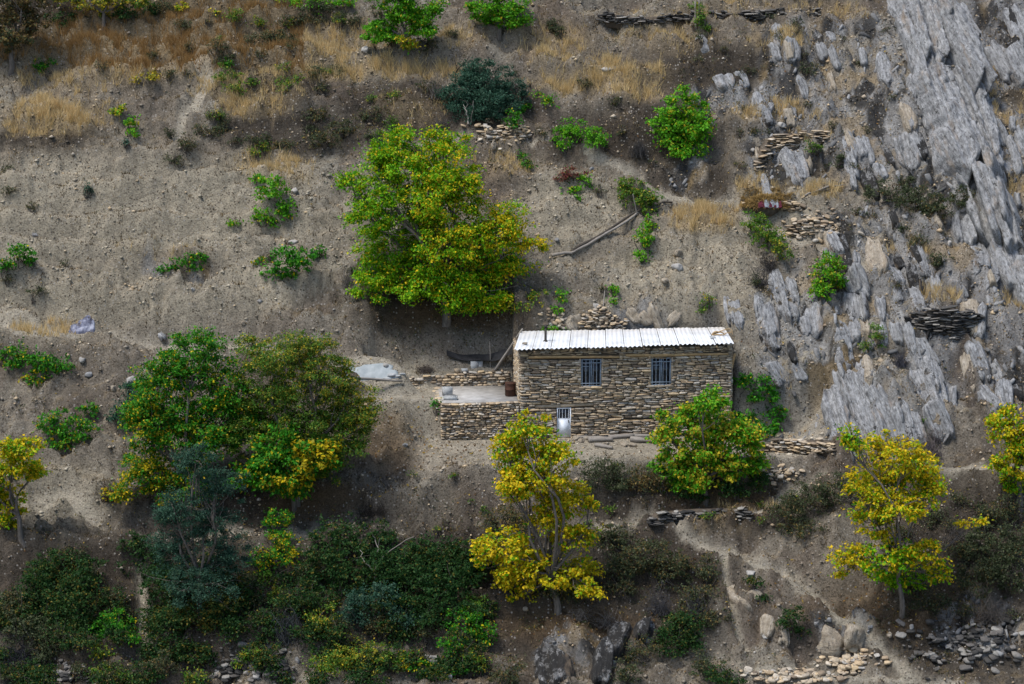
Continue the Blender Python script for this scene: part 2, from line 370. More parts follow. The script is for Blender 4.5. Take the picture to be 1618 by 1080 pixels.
def empty(name, loc, label, cat, group=None, rz=0):
    o = obj(name, None, None, tuple(float(c) for c in loc)); o.rotation_euler.z = rz; o.empty_display_size = .3
    return tag(o, label, cat, group)
class MB:
    def __init__(s): s.v = []; s.f3 = []; s.f4 = []; s.n = 0
    def add(s, v, f):
        f = np.asarray(f)
        (s.f4 if f.shape[1] == 4 else s.f3).append(f + s.n); s.v.append(np.asarray(v, float)); s.n += len(v)
    def box(s, lo, hi):
        x0, y0, z0 = lo; x1, y1, z1 = hi
        s.add([(x0,y0,z0),(x1,y0,z0),(x1,y1,z0),(x0,y1,z0),(x0,y0,z1),(x1,y0,z1),(x1,y1,z1),(x0,y1,z1)],
              [(0,3,2,1),(4,5,6,7),(0,1,5,4),(1,2,6,5),(2,3,7,6),(3,0,4,7)])
    def tube(s, pts, radii, n=6):
        v, f = tube(np.asarray(pts, float), np.asarray(radii, float), n); s.add(v, f)
    def mesh(s, name, mat, smooth=False, col=None):
        return mesh_np(name, np.concatenate(s.v), [np.concatenate(x) for x in (s.f3, s.f4) if x], mat, smooth=smooth, col=col)
def tube(P, rad, n=6):
    k = len(P); T = np.gradient(P, axis=0); T /= np.linalg.norm(T, axis=1)[:, None] + 1e-9
    ref = np.where(np.abs(T[:, 2:3]) > .9, np.array([[1., 0, 0]]), np.array([[0, 0, 1.]]))
    A = np.cross(T, ref); A /= np.linalg.norm(A, axis=1)[:, None] + 1e-9; B = np.cross(T, A)
    an = np.arange(n) * 2 * np.pi / n
    V = P[:, None] + (A[:, None] * np.cos(an)[None, :, None] + B[:, None] * np.sin(an)[None, :, None]) * rad[:, None, None]
    i = np.arange(k - 1)[:, None] * n; j = np.arange(n)[None]; j2 = (j + 1) % n
    F = np.stack([i + j, i + j2, i + n + j2, i + n + j], -1).reshape(-1, 4)
    V = V.reshape(-1, 3)
    V = np.concatenate([V, P[:1], P[-1:]]); nv = k * n
    c0 = np.stack([np.full(n, nv), np.full(n, nv), j2[0], j[0]], -1); c0[:, 0] = nv
    caps0 = np.stack([j2[0], j[0], np.full(n, nv), np.full(n, nv)], -1)
    # end caps as thin quads would be degenerate: leave the far tip closed by a tiny radius instead
    return V[:nv], F
def bend(p0, p1, n, sag, seed, up=.0):
    r = np.random.default_rng(seed); t = np.linspace(0, 1, n)[:, None]
    P = p0 + (p1 - p0) * t; L = np.linalg.norm(p1 - p0)
    w = np.sin(np.pi * t) * L
    P = P + w * sag * r.normal(size=3)[None] + np.array([[0, 0, up]]) * w + np.sin(2 * np.pi * t) * L * sag * .5 * r.normal(size=3)[None]
    return P

# ------------------------------------------------------------------ ground mesh
U, V = project(MX, MY, GZ); Uw, Vw = warp(U, V)
def C(*c): return np.array(c, float)
colr = C(.25, .219, .174) * np.ones(MX.shape + (1,))
n1 = fbm(MX / 2.5, MY / 2.5, 4, 81)[..., None]; n2 = fbm(MX / 7, MY / 7, 3, 85)[..., None]; n3 = fbm(MX / .7, MY / .7, 3, 88)[..., None]
colr = lerp(colr, C(.305, .281, .23), sm(-.3, .6, n2)); colr = lerp(colr, C(.16, .13, .103), sm(.0, .45, n1)); colr = lerp(colr, C(.135, .115, .092), .8 * sm(.1, .5, -n2 + .3 * n1))
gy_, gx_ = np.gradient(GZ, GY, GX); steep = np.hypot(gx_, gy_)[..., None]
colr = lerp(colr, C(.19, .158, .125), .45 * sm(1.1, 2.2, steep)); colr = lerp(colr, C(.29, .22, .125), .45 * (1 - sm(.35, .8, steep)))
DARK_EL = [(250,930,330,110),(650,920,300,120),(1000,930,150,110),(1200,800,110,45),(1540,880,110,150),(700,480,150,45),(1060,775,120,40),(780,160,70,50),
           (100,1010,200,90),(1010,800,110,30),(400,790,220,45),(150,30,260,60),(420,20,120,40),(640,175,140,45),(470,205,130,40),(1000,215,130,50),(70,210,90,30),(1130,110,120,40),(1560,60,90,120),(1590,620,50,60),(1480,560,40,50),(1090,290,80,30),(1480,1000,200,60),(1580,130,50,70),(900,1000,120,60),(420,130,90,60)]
LITTER_EL = [(900,980,110,30),(1430,960,130,40),(1150,790,90,25),(500,790,70,25),(720,505,130,20),(640,700,90,50)]
colr = lerp(colr, C(.42, .374, .285) * (1 + .25 * n1), .75 * pmask(Uw, Vw, PALE_EL, .5)[..., None])
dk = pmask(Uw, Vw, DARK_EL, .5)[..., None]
colr = lerp(colr, C(.06, .05, .04), .92 * dk * sm(-.8, .3, n1 + .5))  # dark litter soil; along the slope foot, shade and vignette are painted in too
colr = lerp(colr, C(.13, .085, .045), .6 * pmask(Uw, Vw, LITTER_EL, .5)[..., None])
GRASS_EL = [(620,108,110,16,1.0),(940,125,100,20,1.25),(80,180,100,28,1.0),(200,75,260,45,.75),(1110,340,62,14,1.1),(1105,352,60,6,1.3),(1482,467,46,7,1.2),(480,75,90,30,.7),
            (1050,60,80,25,.35),(1240,180,50,14,.9),(1235,70,40,14,.7),(1205,300,42,14,.9),(1300,300,30,8,.6),(880,60,80,30,.6),(400,170,60,16,.7),(390,145,90,22,.55),
            (440,275,60,18,.6),(100,120,160,20,.5),(270,410,40,6,.4),(250,395,60,8,.3),(800,260,60,18,.35),(560,60,60,16,.5),(60,515,60,8,.6),(1010,150,40,10,.8),
            (1440,390,40,10,.7),(1600,470,30,30,.5),(1240,605,40,20,.25),(1480,50,40,30,.25),(1560,200,60,60,.3),(1600,300,20,20,.6),(1500,140,30,12,.4),(1190,800,70,8,.5),(1130,835,60,8,.5),(920,490,20,12,.4),(640,170,60,20,.35),(720,60,40,20,.5),(330,40,200,50,.55),(560,110,160,10,1.0),(420,255,70,10,.7),(1010,108,50,8,.7),(1100,20,90,14,.4),(1300,20,80,12,.4),(1180,190,40,8,.8),(1400,450,30,8,.6),(1270,215,40,6,.5)]
def grass_density(U, V):
    U, V = warp(U, V); g = np.zeros_like(U)
    for x, y, rx, ry, k in GRASS_EL:
        d = np.hypot((U - x) / rx, (V - y) / (ry * 1.15)); g = np.maximum(g, k * (1 - sm(.5, 1.3, d)))
    return g
gd = grass_density(U, V)[..., None]
colr = lerp(colr, C(.40, .305, .175), .7 * np.clip(gd, 0, 1))
qq = MX * .93 + MY * .36; sk = fbm(qq / .3, (MY - MX * .3) / 2.6, 4, 181)[..., None]; rk = sm(.3, .65, GR)[..., None] * sm(-.3, .15, n1 + .5 * (steep - 1) + .4 * sk)
colr = lerp(colr, C(.27, .27, .268) * (1 + .75 * sk), .8 * rk)
colr = lerp(colr, C(.03, .029, .028), .85 * sm(.3, .7, GR)[..., None] * sm(.16, .26, fbm(MX / 1.1, MY / 1.1, 4, 185)[..., None]))
colr = lerp(colr, C(.36, .26, .13), .5 * sm(.3, .7, GR)[..., None] * sm(.12, .4, fbm(MX / 1.6, MY / .9, 3, 187)[..., None]))
pth = GP[..., None] * sm(-1.1, -.3, n3)
colr = lerp(colr, C(.43, .388, .31), .9 * pth)
colr = colr * (1 + .10 * n3)
ny, nx = MX.shape
ii = (np.arange(ny - 1)[:, None] * nx + np.arange(nx - 1)[None]).ravel()
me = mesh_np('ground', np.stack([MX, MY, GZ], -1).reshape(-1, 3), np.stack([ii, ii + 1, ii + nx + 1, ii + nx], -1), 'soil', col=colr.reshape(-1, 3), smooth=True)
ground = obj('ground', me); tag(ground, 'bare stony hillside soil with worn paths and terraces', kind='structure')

# ------------------------------------------------------------------ stones
def cube26():
    g = [-1., 0., 1.]; idx = {}; v = []
    for x in range(3):
        for y in range(3):
            for z in range(3):
                if (x, y, z) != (1, 1, 1): idx[(x, y, z)] = len(v); v.append((g[x], g[y], g[z]))
    f = []
    for ax in range(3):
        o = [k for k in range(3) if k != ax]
        for s in (0, 2):
            for i in range(2):
                for j in range(2):
                    q = []
                    for di, dj in ((0, 0), (1, 0), (1, 1), (0, 1)):
                        k = [0, 0, 0]; k[ax] = s; k[o[0]] = i + di; k[o[1]] = j + dj; q.append(idx[tuple(k)])
                    flip = (s == 0) ^ (ax == 1)
                    f.append(q[::-1] if flip else q)
    return np.array(v), np.array(f)
CV, CF = cube26()
def stone_variant(seed, round_=.16, jit=.13):
    r = np.random.default_rng(seed); v = CV.copy()
    k = np.abs(v).sum(1, keepdims=True)
    v = v * (1 - round_ * (k - 1) / 2) + r.normal(size=v.shape) * jit * .5
    sh = r.uniform(-.22, .22, 2); v[:, 0] += v[:, 2] * sh[0]; v[:, 1] += v[:, 0] * sh[1] * .3
    v *= np.where(v[:, :1] > 0, r.uniform(.75, 1.0), 1.0) ** np.array([[0, 0, 1.]])
    return v * .5
SVAR = [stone_variant(100 + i) for i in range(14)]
SMESH = {k: [mesh_np('stone', v, CF, k) for v in SVAR] for k in ('stone', 'dark_stone')}
OCT_V = np.array([(1,0,0),(-1,0,0),(0,1,0),(0,-1,0),(0,0,1),(0,0,-1)], float); OCT_F = np.array([(0,2,4),(2,1,4),(1,3,4),(3,0,4),(2,0,5),(1,2,5),(3,1,5),(0,3,5)])
def place_stones(parent, stones, mat, limit=300, others='small_stones'):
    """stones: list of (centre, rotation 3x3, size 3) in the parent's space; the largest become parts, the rest one part"""
    order = sorted(range(len(stones)), key=lambda i: -stones[i][2][0] * stones[i][2][2])
    for i in order[:limit]:
        c, rot, s = stones[i]
        M4 = Matrix.Translation(Vector(c)) @ Matrix([list(r) for r in rot]).to_4x4() @ Matrix.Diagonal((*s, 1))
        obj('stone', SMESH[mat][i % len(SVAR)], parent, mat4=M4)
    rest = order[limit:]
    if rest:
        vs = []; fs = []; ts = []
        for k, i in enumerate(rest):
            c, rot, s = stones[i]; v = SVAR[i % len(SVAR)] * np.array(s) @ np.asarray(rot).T + np.array(c)
            vs.append(v); fs.append(CF + k * len(CV)); ts.append(np.full(len(CV), rng.random()))
        o = obj(others, mesh_np(others, np.concatenate(vs), np.concatenate(fs), mat + '_joined', tint=np.concatenate(ts)), parent)
        o['kind'] = 'stuff'
def rotz(a): c, s = math.cos(a), math.sin(a); return np.array([[c, -s, 0], [s, c, 0], [0, 0, 1]])
def roty(a): c, s = math.cos(a), math.sin(a); return np.array([[c, 0, s], [0, 1, 0], [-s, 0, c]])
def rotx(a): c, s = math.cos(a), math.sin(a); return np.array([[1, 0, 0], [0, c, -s], [0, s, c]])
def lay_courses(a0, a1, z0, ztop, holes, wr, hr, depth, rnd, tilt=.04, gap=.012):
    """courses of flat stones on the plane y=0 facing -y"""
    out = []; z = z0
    while z < max(ztop(a0), ztop(a1)) - .03:
        h = rnd.uniform(*hr)
        cuts = sorted([(p, q) for p, q, r, s in holes if z + h * .7 > r and z + h * .3 < s])
        iv = []; x = a0
        for p, q in cuts:
            if p > x: iv.append((x, p))
            x = max(x, q)
        if x < a1: iv.append((x, a1))
        for p, q in iv:
            x = p
            while x < q - .03:
                w = min(rnd.uniform(*wr) * (.6 + .8 * rnd.random()), q - x)
                if q - x - w < .09: w = q - x
                if z + h < ztop(x) + .04:
                    wave = .03 * math.sin(x * 1.3 + z * 2.1)
                    parts = [(z, h)] if h < hr[0] * 1.6 or rnd.random() < .6 else [(z, h * .48), (z + h * .5, h * .5)]
                    for zz, hh in parts:
                        d = depth * rnd.uniform(.85, 1.25)
                        out.append(((x + w / 2, -.0 + rnd.gauss(0, .026), zz + hh / 2 + wave), rotz(rnd.gauss(0, .06)) @ roty(rnd.gauss(0, tilt)),
                                    (w - gap + .02, d, max(.035, hh - gap + .012))))
                x += w
        z += h
    return out

# ------------------------------------------------------------------ the stone house
house = empty('stone_house', (HX, HY, 0), 'two storey dry stone house with low white corrugated roof cut into the slope', 'house', rz=HROT)
def hp(u, v, b=0.0):
    """pixel -> (a, z) on the plane parallel to the front wall at depth b"""
    d = ray(u, v); n = np.array([-HS, HC, 0]); o = np.array([HX, HY, 0]) + n * b
    t = np.dot(o - np.array([CAMX, CAMY, CAMZ]), n) / np.dot(d, n)
    p = np.array([CAMX, CAMY, CAMZ]) + d * t
    return float((p[0] - HX) * HC + (p[1] - HY) * HS), float(p[2])
HW = hp(1155, 620)[0]; HD = 3.6
ztop_l, ztop_r = 4.2, 4.36
def ztop(a): return ztop_l + (ztop_r - ztop_l) * a / HW
def rect(u0, v0, u1, v1):
    a0, z1 = hp(u0, v0); a1, z0 = hp(u1, v1); return (a0, a1, z0, z1)
WIN = [rect(918, 567, 950, 610), rect(1029, 565, 1060, 608)]
DOOR = rect(880, 644, 902, 692); DOOR = (DOOR[0], DOOR[1], -.02, DOOR[3])
BEAMS = [(835, 564, 978, 562.5, .075), (988, 560.5, 1150, 558.5, .07)]
bm_r = []
for u0, v0, u1, v1, r in BEAMS:
    p, q = hp(u0, v0), hp(u1, v1); bm_r.append((p, q, r))
LINT = rect(845, 637, 938, 644); LOW = (hp(985, 664), hp(1032, 663.5), .045)
holes = WIN + [DOOR] + [(p[0], q[0], min(p[1], q[1]) - r, max(p[1], q[1]) + r) for p, q, r in bm_r] + [LINT, (LOW[0][0], LOW[1][0], LOW[0][1] - .04, LOW[0][1] + .05)]
# wall core with true openings
mb = MB(); cutsA = sorted({0, HW, *[w[0] for w in WIN + [DOOR]], *[w[1] for w in WIN + [DOOR]]}); cutsZ = sorted({-.4, 4.15, *[w[2] for w in WIN + [DOOR]], *[w[3] for w in WIN + [DOOR]]})
for p, q in zip(cutsA, cutsA[1:]):
    for r, s in zip(cutsZ, cutsZ[1:]):
        ca, cz = (p + q) / 2, (r + s) / 2
        if not any(h[0] < ca < h[1] and h[2] < cz < h[3] for h in WIN + [DOOR]): mb.box((p, .02, r), (q, .45, s))
mb.box((0, .45, -.4), (.45, HD, 4.15)); mb.box((HW - .45, .45, -.4), (HW, HD, 4.25)); mb.box((.45, HD - .45, -.4), (HW - .45, HD, 4.25)); mb.box((.45, .45, 2.1), (HW - .45, HD - .45, 2.25))
mb.box((0, .02, 4.15), (HW * .5, .45, 4.2)); mb.box((HW * .5, .02, 4.15), (HW, .45, 4.28))
wall = obj('wall', mb.mesh('wall', 'earth_core'), house); wall['label'] = 'dry laid brown and grey slate stone walls'
rnd = random.Random(5)
st = lay_courses(0, HW, -.15, ztop, holes, (.12, .56), (.055, .155), .19, rnd, .06, .02)
side = lay_courses(0, HD, -.15, lambda a: 4.15, [], (.14, .42), (.065, .12), .15, rnd)
st2 = st[:]
for c, rr, s in side:
    st2.append(((0.0, HD - c[0], c[2]), rotz(-math.pi / 2) @ rr, (s[0] * .96, s[1], s[2] * .999)))
    st2.append(((HW + 0.0, c[0], c[2]), rotz(math.pi / 2) @ rr, (s[0] * .96, s[1], s[2] * .999)))
big = sorted(st, key=lambda s: -s[2][0] * s[2][2])[:295]; bigid = {id(s) for s in big}
place_stones(wall, big, 'stone', 300)
place_stones(wall, [s for s in st2 if id(s) not in bigid], 'stone', 0)
def log_mesh(name, L, r0, r1, mat, seed, n=8, k=9, bendy=.02):
    r = np.random.default_rng(seed); t = np.linspace(0, 1, k)
    P = np.stack([t * L, bendy * L * np.sin(t * 3 + r.random() * 3) + .01 * r.normal(size=k), bendy * L * .6 * np.sin(t * 4 + r.random() * 5)], -1)
    rad = lerp(r0, r1, t) * (1 + .07 * r.normal(size=k)); rad = np.concatenate([[.02], rad, [.015]]); P = np.concatenate([P[:1] - [.004, 0, 0], P, P[-1:] + [.004, 0, 0]])
    v, f = tube(P, rad, n); return mesh_np(name, v, f, mat, smooth=True)
def aim(p, q):
    d = Vector(q) - Vector(p); return Matrix.Translation(Vector(p)) @ d.to_track_quat('X', 'Z').to_matrix().to_4x4(), d.length
for i, (p, q, r) in enumerate(bm_r):
    M4, L = aim((p[0], -.07, p[1]), (q[0], -.07, q[1])); o = obj('timber_beam', log_mesh('timber_beam', L, r, r * .8, 'timber', 40 + i, bendy=.004), house, mat4=M4)
M4, L = aim((LOW[0][0], -.03, LOW[0][1]), (LOW[1][0], -.03, LOW[1][1])); obj('timber_beam', log_mesh('timber_beam', L, .05, .045, 'timber', 45, bendy=.004), house, mat4=M4)
M4, L = aim((LINT[0], .045, LINT[2] + .1), (LINT[1], .045, LINT[3] - .09)); o = obj('door_lintel', log_mesh('door_lintel', L, .1, .085, 'plaster', 46, bendy=.006), house, mat4=M4)
# windows
for w in WIN:
    a0, a1, z0, z1 = w; F = .045; mb = MB()
    mb.box((a0, -.03, z0), (a0 + F, .06, z1)); mb.box((a1 - F, -.03, z0), (a1, .06, z1)); mb.box((a0 + F, -.03, z0), (a1 - F, .06, z0 + F)); mb.box((a0 + F, -.03, z1 - F), (a1 - F, .06, z1))
    am = (a0 + a1) / 2; mb.box((am - .025, -.02, z0 + F), (am + .025, .06, z1 - F)); mb.box((a0 + F, -.015, z0 + .72 * (z1 - z0)), (am - .035, .05, z0 + .72 * (z1 - z0) + .03))
    win = obj('window', mb.mesh('window', 'metal_paint'), house); win['label'] = 'grey blue metal window behind vertical bars'
    for p, q in ((a0 + F, am - .035), (am + .035, a1 - F)):
        mb = MB(); mb.box((p, .015, z0 + F), (q, .025, z1 - F)); obj('pane', mb.mesh('pane', 'glass_dark'), win)
    for k in range(6):
        x = a0 + .06 + k * (a1 - a0 - .12) / 5
        mb = MB(); mb.tube([(x, -.075, z0 + .03), (x, -.075, z1 - .02)], [.013, .013], 6); obj('bar', mb.mesh('bar', 'metal_paint', True), win)
    for z in (z0 + .13 * (z1 - z0), z0 + .87 * (z1 - z0)):
        mb = MB(); mb.box((a0 - .02, -.095, z - .016), (a1 + .02, -.083, z + .016)); obj('rail', mb.mesh('rail', 'metal_paint'), win)
    mb = MB(); mb.box((a0 - .1, -.12, z0 - .07), (a1 + .12, .0, z0 - .003)); obj('sill', mb.mesh('sill', 'plaster'), win)
    for p in (a0 - .085, a1 + .003):
        mb = MB(); mb.box((p, -.085, z0), (p + .082, .02, z1 + .03)); obj('jamb_plaster', mb.mesh('jamb_plaster', 'plaster'), win)
# door
a0, a1, z0, z1 = DOOR; z0 = .0; mb = MB(); zm = z0 + .62 * (z1 - z0)
mb.box((a0, -.03, z0), (a0 + .05, .05, z1)); mb.box((a1 - .05, -.03, z0), (a1, .05, z1)); mb.box((a0 + .05, -.03, z1 - .05), (a1 - .05, .05, z1))
door = obj('door', mb.mesh('door', 'door_paint'), house); door['label'] = 'narrow white metal door with barred upper light'
mb = MB(); mb.box((a0 + .053, -.018, z0 + .02), (a1 - .053, .02, zm)); mb.box((a0 + .1, -.026, z0 + .1), (a1 - .1, -.0185, zm - .1)); obj('panel', mb.mesh('panel', 'door_paint'), door)
mb = MB(); mb.box((a0 + .053, .012, zm + .04), (a1 - .053, .02, z1 - .053)); obj('pane', mb.mesh('pane', 'glass_dark'), door)
mb = MB(); mb.box((a0 + .053, -.02, zm + .003), (a1 - .053, .02, zm + .038)); obj('rail', mb.mesh('rail', 'door_paint'), door)
for k in range(4):
    x = a0 + .12 + k * (a1 - a0 - .24) / 3
    mb = MB(); mb.tube([(x, -.01, zm + .03), (x, -.01, z1 - .05)], [.014, .014], 6); obj('bar', mb.mesh('bar', 'door_paint', True), door)
mb = MB(); mb.box((a1 - .13, -.055, z0 + .72), (a1 - .09, -.018, z0 + .84)); obj('handle', mb.mesh('handle', 'pipe'), door)
# plaster patch beside the door
r_ = np.random.default_rng(3)
# roof
EB, BB = -.38, 3.75
fl, fr_, bl, br_ = hp(812, 552, EB), hp(1160, 542, EB), hp(822, 523, BB), hp(1144, 516.5, BB)
mb = MB()
for k in range(9):
    a = .3 + k * (HW - .6) / 8; zl = lerp(fl[1], fr_[1], a / HW) - .12
    mb.box((a - .05, EB + .12, zl - .1), (a + .05, HD, zl))
roof = obj('roof', mb.mesh('roof', 'dark_wood'), house); roof['label'] = 'low roof of rafters under white corrugated sheets'
NS = 12
def sheet_mesh(k):
    r = np.random.default_rng(300 + k); s0, s1 = k / NS + .0012, (k + 1) / NS - .0012
    nxs, nys = 49, 9; S, T = np.meshgrid(np.linspace(s0, s1, nxs), np.linspace(0, 1, nys)); T = T.copy()
    T0 = T.copy(); T = T * (1 + r.uniform(-.012, .012)) - r.uniform(0, .02)
    A = lerp(lerp(fl[0], fr_[0], S), lerp(bl[0], br_[0], S), T); B = lerp(EB, BB, T)
    Z = lerp(lerp(fl[1], fr_[1], S), lerp(bl[1], br_[1], S), T) + .03 * np.sin((S - k / NS) * NS * 2 * np.pi * 4) * (1 - .6 * sm(0, .12, T)) + .014 * (k % 2) + .02 * fbm(A / 1.2 + k, B / 1.2, 2, 9) + r.uniform(-.01, .01)
    top = np.stack([A, B, Z], -1).reshape(-1, 3); bot = top - [0, 0, .012]; n = len(top)
    i = (np.arange(nys - 1)[:, None] * nxs + np.arange(nxs - 1)[None]).ravel(); F = np.stack([i, i + 1, i + nxs + 1, i + nxs], -1)
    e = np.arange(nxs - 1); l = np.arange(nys - 1) * nxs
    sides = [np.stack([e + n, e + 1 + n, e + 1, e], -1), np.stack([l, l + nxs, l + nxs + n, l + n], -1), np.stack([l + nxs - 1 + n, l + 2 * nxs - 1 + n, l + 2 * nxs - 1, l + nxs - 1], -1)]
    return mesh_np('roof_sheet', np.concatenate([top, bot]), np.concatenate([F, F[:, ::-1] + n] + sides), 'roof_sheet', smooth=False)
m, nt, b = new_mat('roof_sheet'); v = objvec(nt); oi = nt.nodes.new('ShaderNodeObjectInfo')
sep = nt.nodes.new('ShaderNodeSeparateXYZ'); tc = nt.nodes.new('ShaderNodeTexCoord'); nt.links.new(tc.outputs['Object'], sep.inputs[0])
c = ramp(nt, noise(nt, 1.1, 7, .65, v), [(.3, (.56, .57, .57)), (.5, (.70, .72, .74)), (.7, (.78, .80, .82))])
c = mixc(nt, 1.0, c, ramp(nt, oi.outputs['Random'], [(0, (.88, .88, .88)), (1, (1, 1, 1))]), 'MULTIPLY')
mr = nt.nodes.new('ShaderNodeMapRange'); mr.inputs[1].default_value = 1.6; mr.inputs[2].default_value = 4.2; nt.links.new(sep.outputs['Y'], mr.inputs[0])
mul = nt.nodes.new('ShaderNodeMath'); mul.operation = 'MULTIPLY'; nt.links.new(mr.outputs[0], mul.inputs[0])
nt.links.new(ramp(nt, noise(nt, 2.2, 8, .75, v), [(.35, (0, 0, 0)), (.6, (1, 1, 1))]), mul.inputs[1])
c = mixc(nt, mul.outputs[0], c, (.46, .41, .35))
nt.links.new(c, b.inputs['Base Color']); b.inputs['Roughness'].default_value = .5; MAT['roof_sheet'] = m
for k in range(NS): obj('roof_sheet', sheet_mesh(k), roof)
# stove pipe through the roof
def roofz(a, b_):
    s = (a - fl[0]) / (fr_[0] - fl[0]); t = (b_ - EB) / (BB - EB); return lerp(lerp(fl[1], fr_[1], s), lerp(bl[1], br_[1], s), t)
pa, _ = hp(862, 540, 1.2); pz = roofz(pa, 1.2)
mb = MB(); mb.tube([(pa, 1.2, pz - .2), (pa, 1.2, pz + .72), (pa, 1.2, pz + .725)], [.06, .06, .005], 10); mb.tube([(pa, 1.2, pz + .70), (pa, 1.2, pz + .8), (pa, 1.2, pz + .81)], [.085, .085, .01], 10)
pipe = obj('stovepipe', mb.mesh('stovepipe', 'pipe', True), house)
mb = MB(); mb.tube([(pa, 1.2, pz - .02), (pa, 1.2, pz + .06), (pa, 1.2, pz + .062)], [.16, .09, .02], 10); obj('flashing', mb.mesh('flashing', 'pipe', True), pipe)
# short timber end sticking out of the far corner
M4, L = aim((HW + .02, .1, 3.2), (HW + .16, .0, 3.9)); obj('corner_post', log_mesh('corner_post', L, .07, .06, 'timber', 48, bendy=.004), house, mat4=M4)

def hw(a, b_, z=0): return np.array([HX + a * HC - b_ * HS, HY + a * HS + b_ * HC, z])
def rock_mesh(seed, sx, sy, sz, mat, rough=.22):
    """irregular stone: a subdivided cube pushed towards facets"""
    g = np.linspace(-1, 1, 7); vs = []; fs = []; n0 = 0
    A, B = np.meshgrid(g, g, indexing='ij'); i = (np.arange(6)[:, None] * 7 + np.arange(6)[None]).ravel()
    for ax in range(3):
        for s in (-1, 1):
            P = np.zeros((49, 3)); o = [k for k in range(3) if k != ax]; P[:, ax] = s; P[:, o[0]] = A.ravel(); P[:, o[1]] = B.ravel()
            F = np.stack([i, i + 7, i + 8, i + 1], -1)
            if (s > 0) == (ax == 1): F = F[:, ::-1]
            vs.append(P); fs.append(F + n0); n0 += 49
    P = np.concatenate(vs); F = np.concatenate(fs); r = np.random.default_rng(seed)
    key = np.round(P * 1000).astype(int); _, ui, inv = np.unique(key, axis=0, return_index=True, return_inverse=True); inv = inv.ravel()
    P = P[ui]; F = inv[F]
    P = P / np.linalg.norm(P, axis=1)[:, None] ** .75
    for _ in range(7):
        d = r.normal(size=3); d /= np.linalg.norm(d); h = r.uniform(.62, .95); k = P @ d - h; P = P - np.maximum(k, 0)[:, None] * d
    P = P + (np.stack([fbm(P[:, 0] * 1.7 + seed, P[:, 1] * 1.7 + P[:, 2], 3, j) for j in range(3)], -1)) * rough
    return mesh_np('stone', P * np.array([sx, sy, sz]) * .5, F, mat)

# ------------------------------------------------------------------ terrace, dry stone walls
mb = MB()
mb.box((-3.72, .1, 1.2), (-.10, 3.72, 1.775))
tfl = obj('terrace_floor', mb.mesh('terrace_floor', 'terrace'), mat4=Matrix.Translation((HX, HY, 0)) @ Matrix.Rotation(HROT, 4, 'Z'))
tag(tfl, 'flat pale grey terrace floor beside the stone house', kind='structure')
def stone_wall(name, label, P, zb, height, wr, hr, seed, mat='stone', depth=.3, limit=290, group=None, rag=.0):
    """dry stone wall along world points P (facing the viewer's side), foot heights zb, height per point"""
    P = np.asarray(P, float); d = np.diff(P, axis=0); sl = np.hypot(d[:, 0], d[:, 1]); s = np.concatenate([[0], np.cumsum(sl)]); L = s[-1]
    zb = np.asarray(zb, float); height = np.asarray(height, float); r = random.Random(seed)
    o = empty(name, (P[0, 0], P[0, 1], float(zb.min())), label, 'wall', group)
    o0 = np.array([P[0, 0], P[0, 1], float(zb.min())])
    stones = []
    raw = lay_courses(0, L, 0, lambda a: float(np.max(height)), [], wr, hr, depth, r, .1 if mat == 'dark_stone' or rag > .2 else .06)
    for c, rr, sz in raw:
        c = (c[0] + r.gauss(0, rag * .12), c[1] + r.gauss(0, .02 + rag * .1), c[2]); a = min(max(c[0], 0), L); hh = np.interp(a, s, height) + rag * (r.random() - .5)
        if c[2] > hh: continue
        k = min(int(np.searchsorted(s, a, 'right')) - 1, len(d) - 1); an = math.atan2(d[k, 1], d[k, 0])
        x = np.interp(a, s, P[:, 0]); y = np.interp(a, s, P[:, 1]); z = np.interp(a, s, zb) + c[2]
        stones.append((np.array([x - math.sin(an) * c[1], y + math.cos(an) * c[1], z]) - o0, rotz(an) @ rr, sz))
    # earth core behind the face
    n = max(3, int(L / .4)); t = np.linspace(0, L, n); X = np.interp(t, s, P[:, 0]); Y = np.interp(t, s, P[:, 1]); Zb = np.interp(t, s, zb); Hh = np.interp(t, s, height)
    an = np.arctan2(np.gradient(Y), np.gradient(X)); nxv, nyv = -np.sin(an), np.cos(an)
    f1 = np.stack([X + nxv * .03, Y + nyv * .03, Zb - .25], -1); f2 = np.stack([X + nxv * .05, Y + nyv * .05, Zb + Hh - .07], -1); f3 = np.stack([X + nxv * .45, Y + nyv * .45, Zb + Hh - .07], -1); f4 = np.stack([X + nxv * .45, Y + nyv * .45, Zb - .25], -1)
    v = np.concatenate([f1, f2, f3, f4]) - o0; i = np.arange(n - 1); q = []
    for p0, p1 in ((0, 1), (1, 2), (2, 3), (3, 0)): q.append(np.stack([i + p0 * n, i + 1 + p0 * n, i + 1 + p1 * n, i + p1 * n], -1))
    obj('earth_core', mesh_np('earth_core', v, np.concatenate(q), 'earth_core'), o)
    place_stones(o, stones, mat, limit); return o
w0 = hw(-3.72, .02); w1 = hw(-.08, .02)
stone_wall('terrace_wall', 'dry stone retaining wall holding up the terrace beside the house', [w0[:2], w1[:2]], [-.05, -.05], [1.83, 1.83], (.12, .34), (.07, .13), 21, rag=.04)
wb_ = [hw(-3.74, 3.4), hw(-3.74, .15)]
stone_wall('terrace_wall', 'short end wall of rough stones closing off the raised terrace', [p[:2] for p in wb_], [.9, .1], [.85, 1.68], (.12, .32), (.07, .12), 22)
w0, w1, w2 = hw(-5.5, 3.55), hw(-3.0, 3.68), hw(-.25, 3.72)
stone_wall('retaining_wall', 'low dry stone wall along the back of the terrace', [w0[:2], w1[:2], w2[:2]], [1.78, 1.75, 1.75], [.45, .62, .72], (.13, .36), (.08, .15), 23, rag=.08)
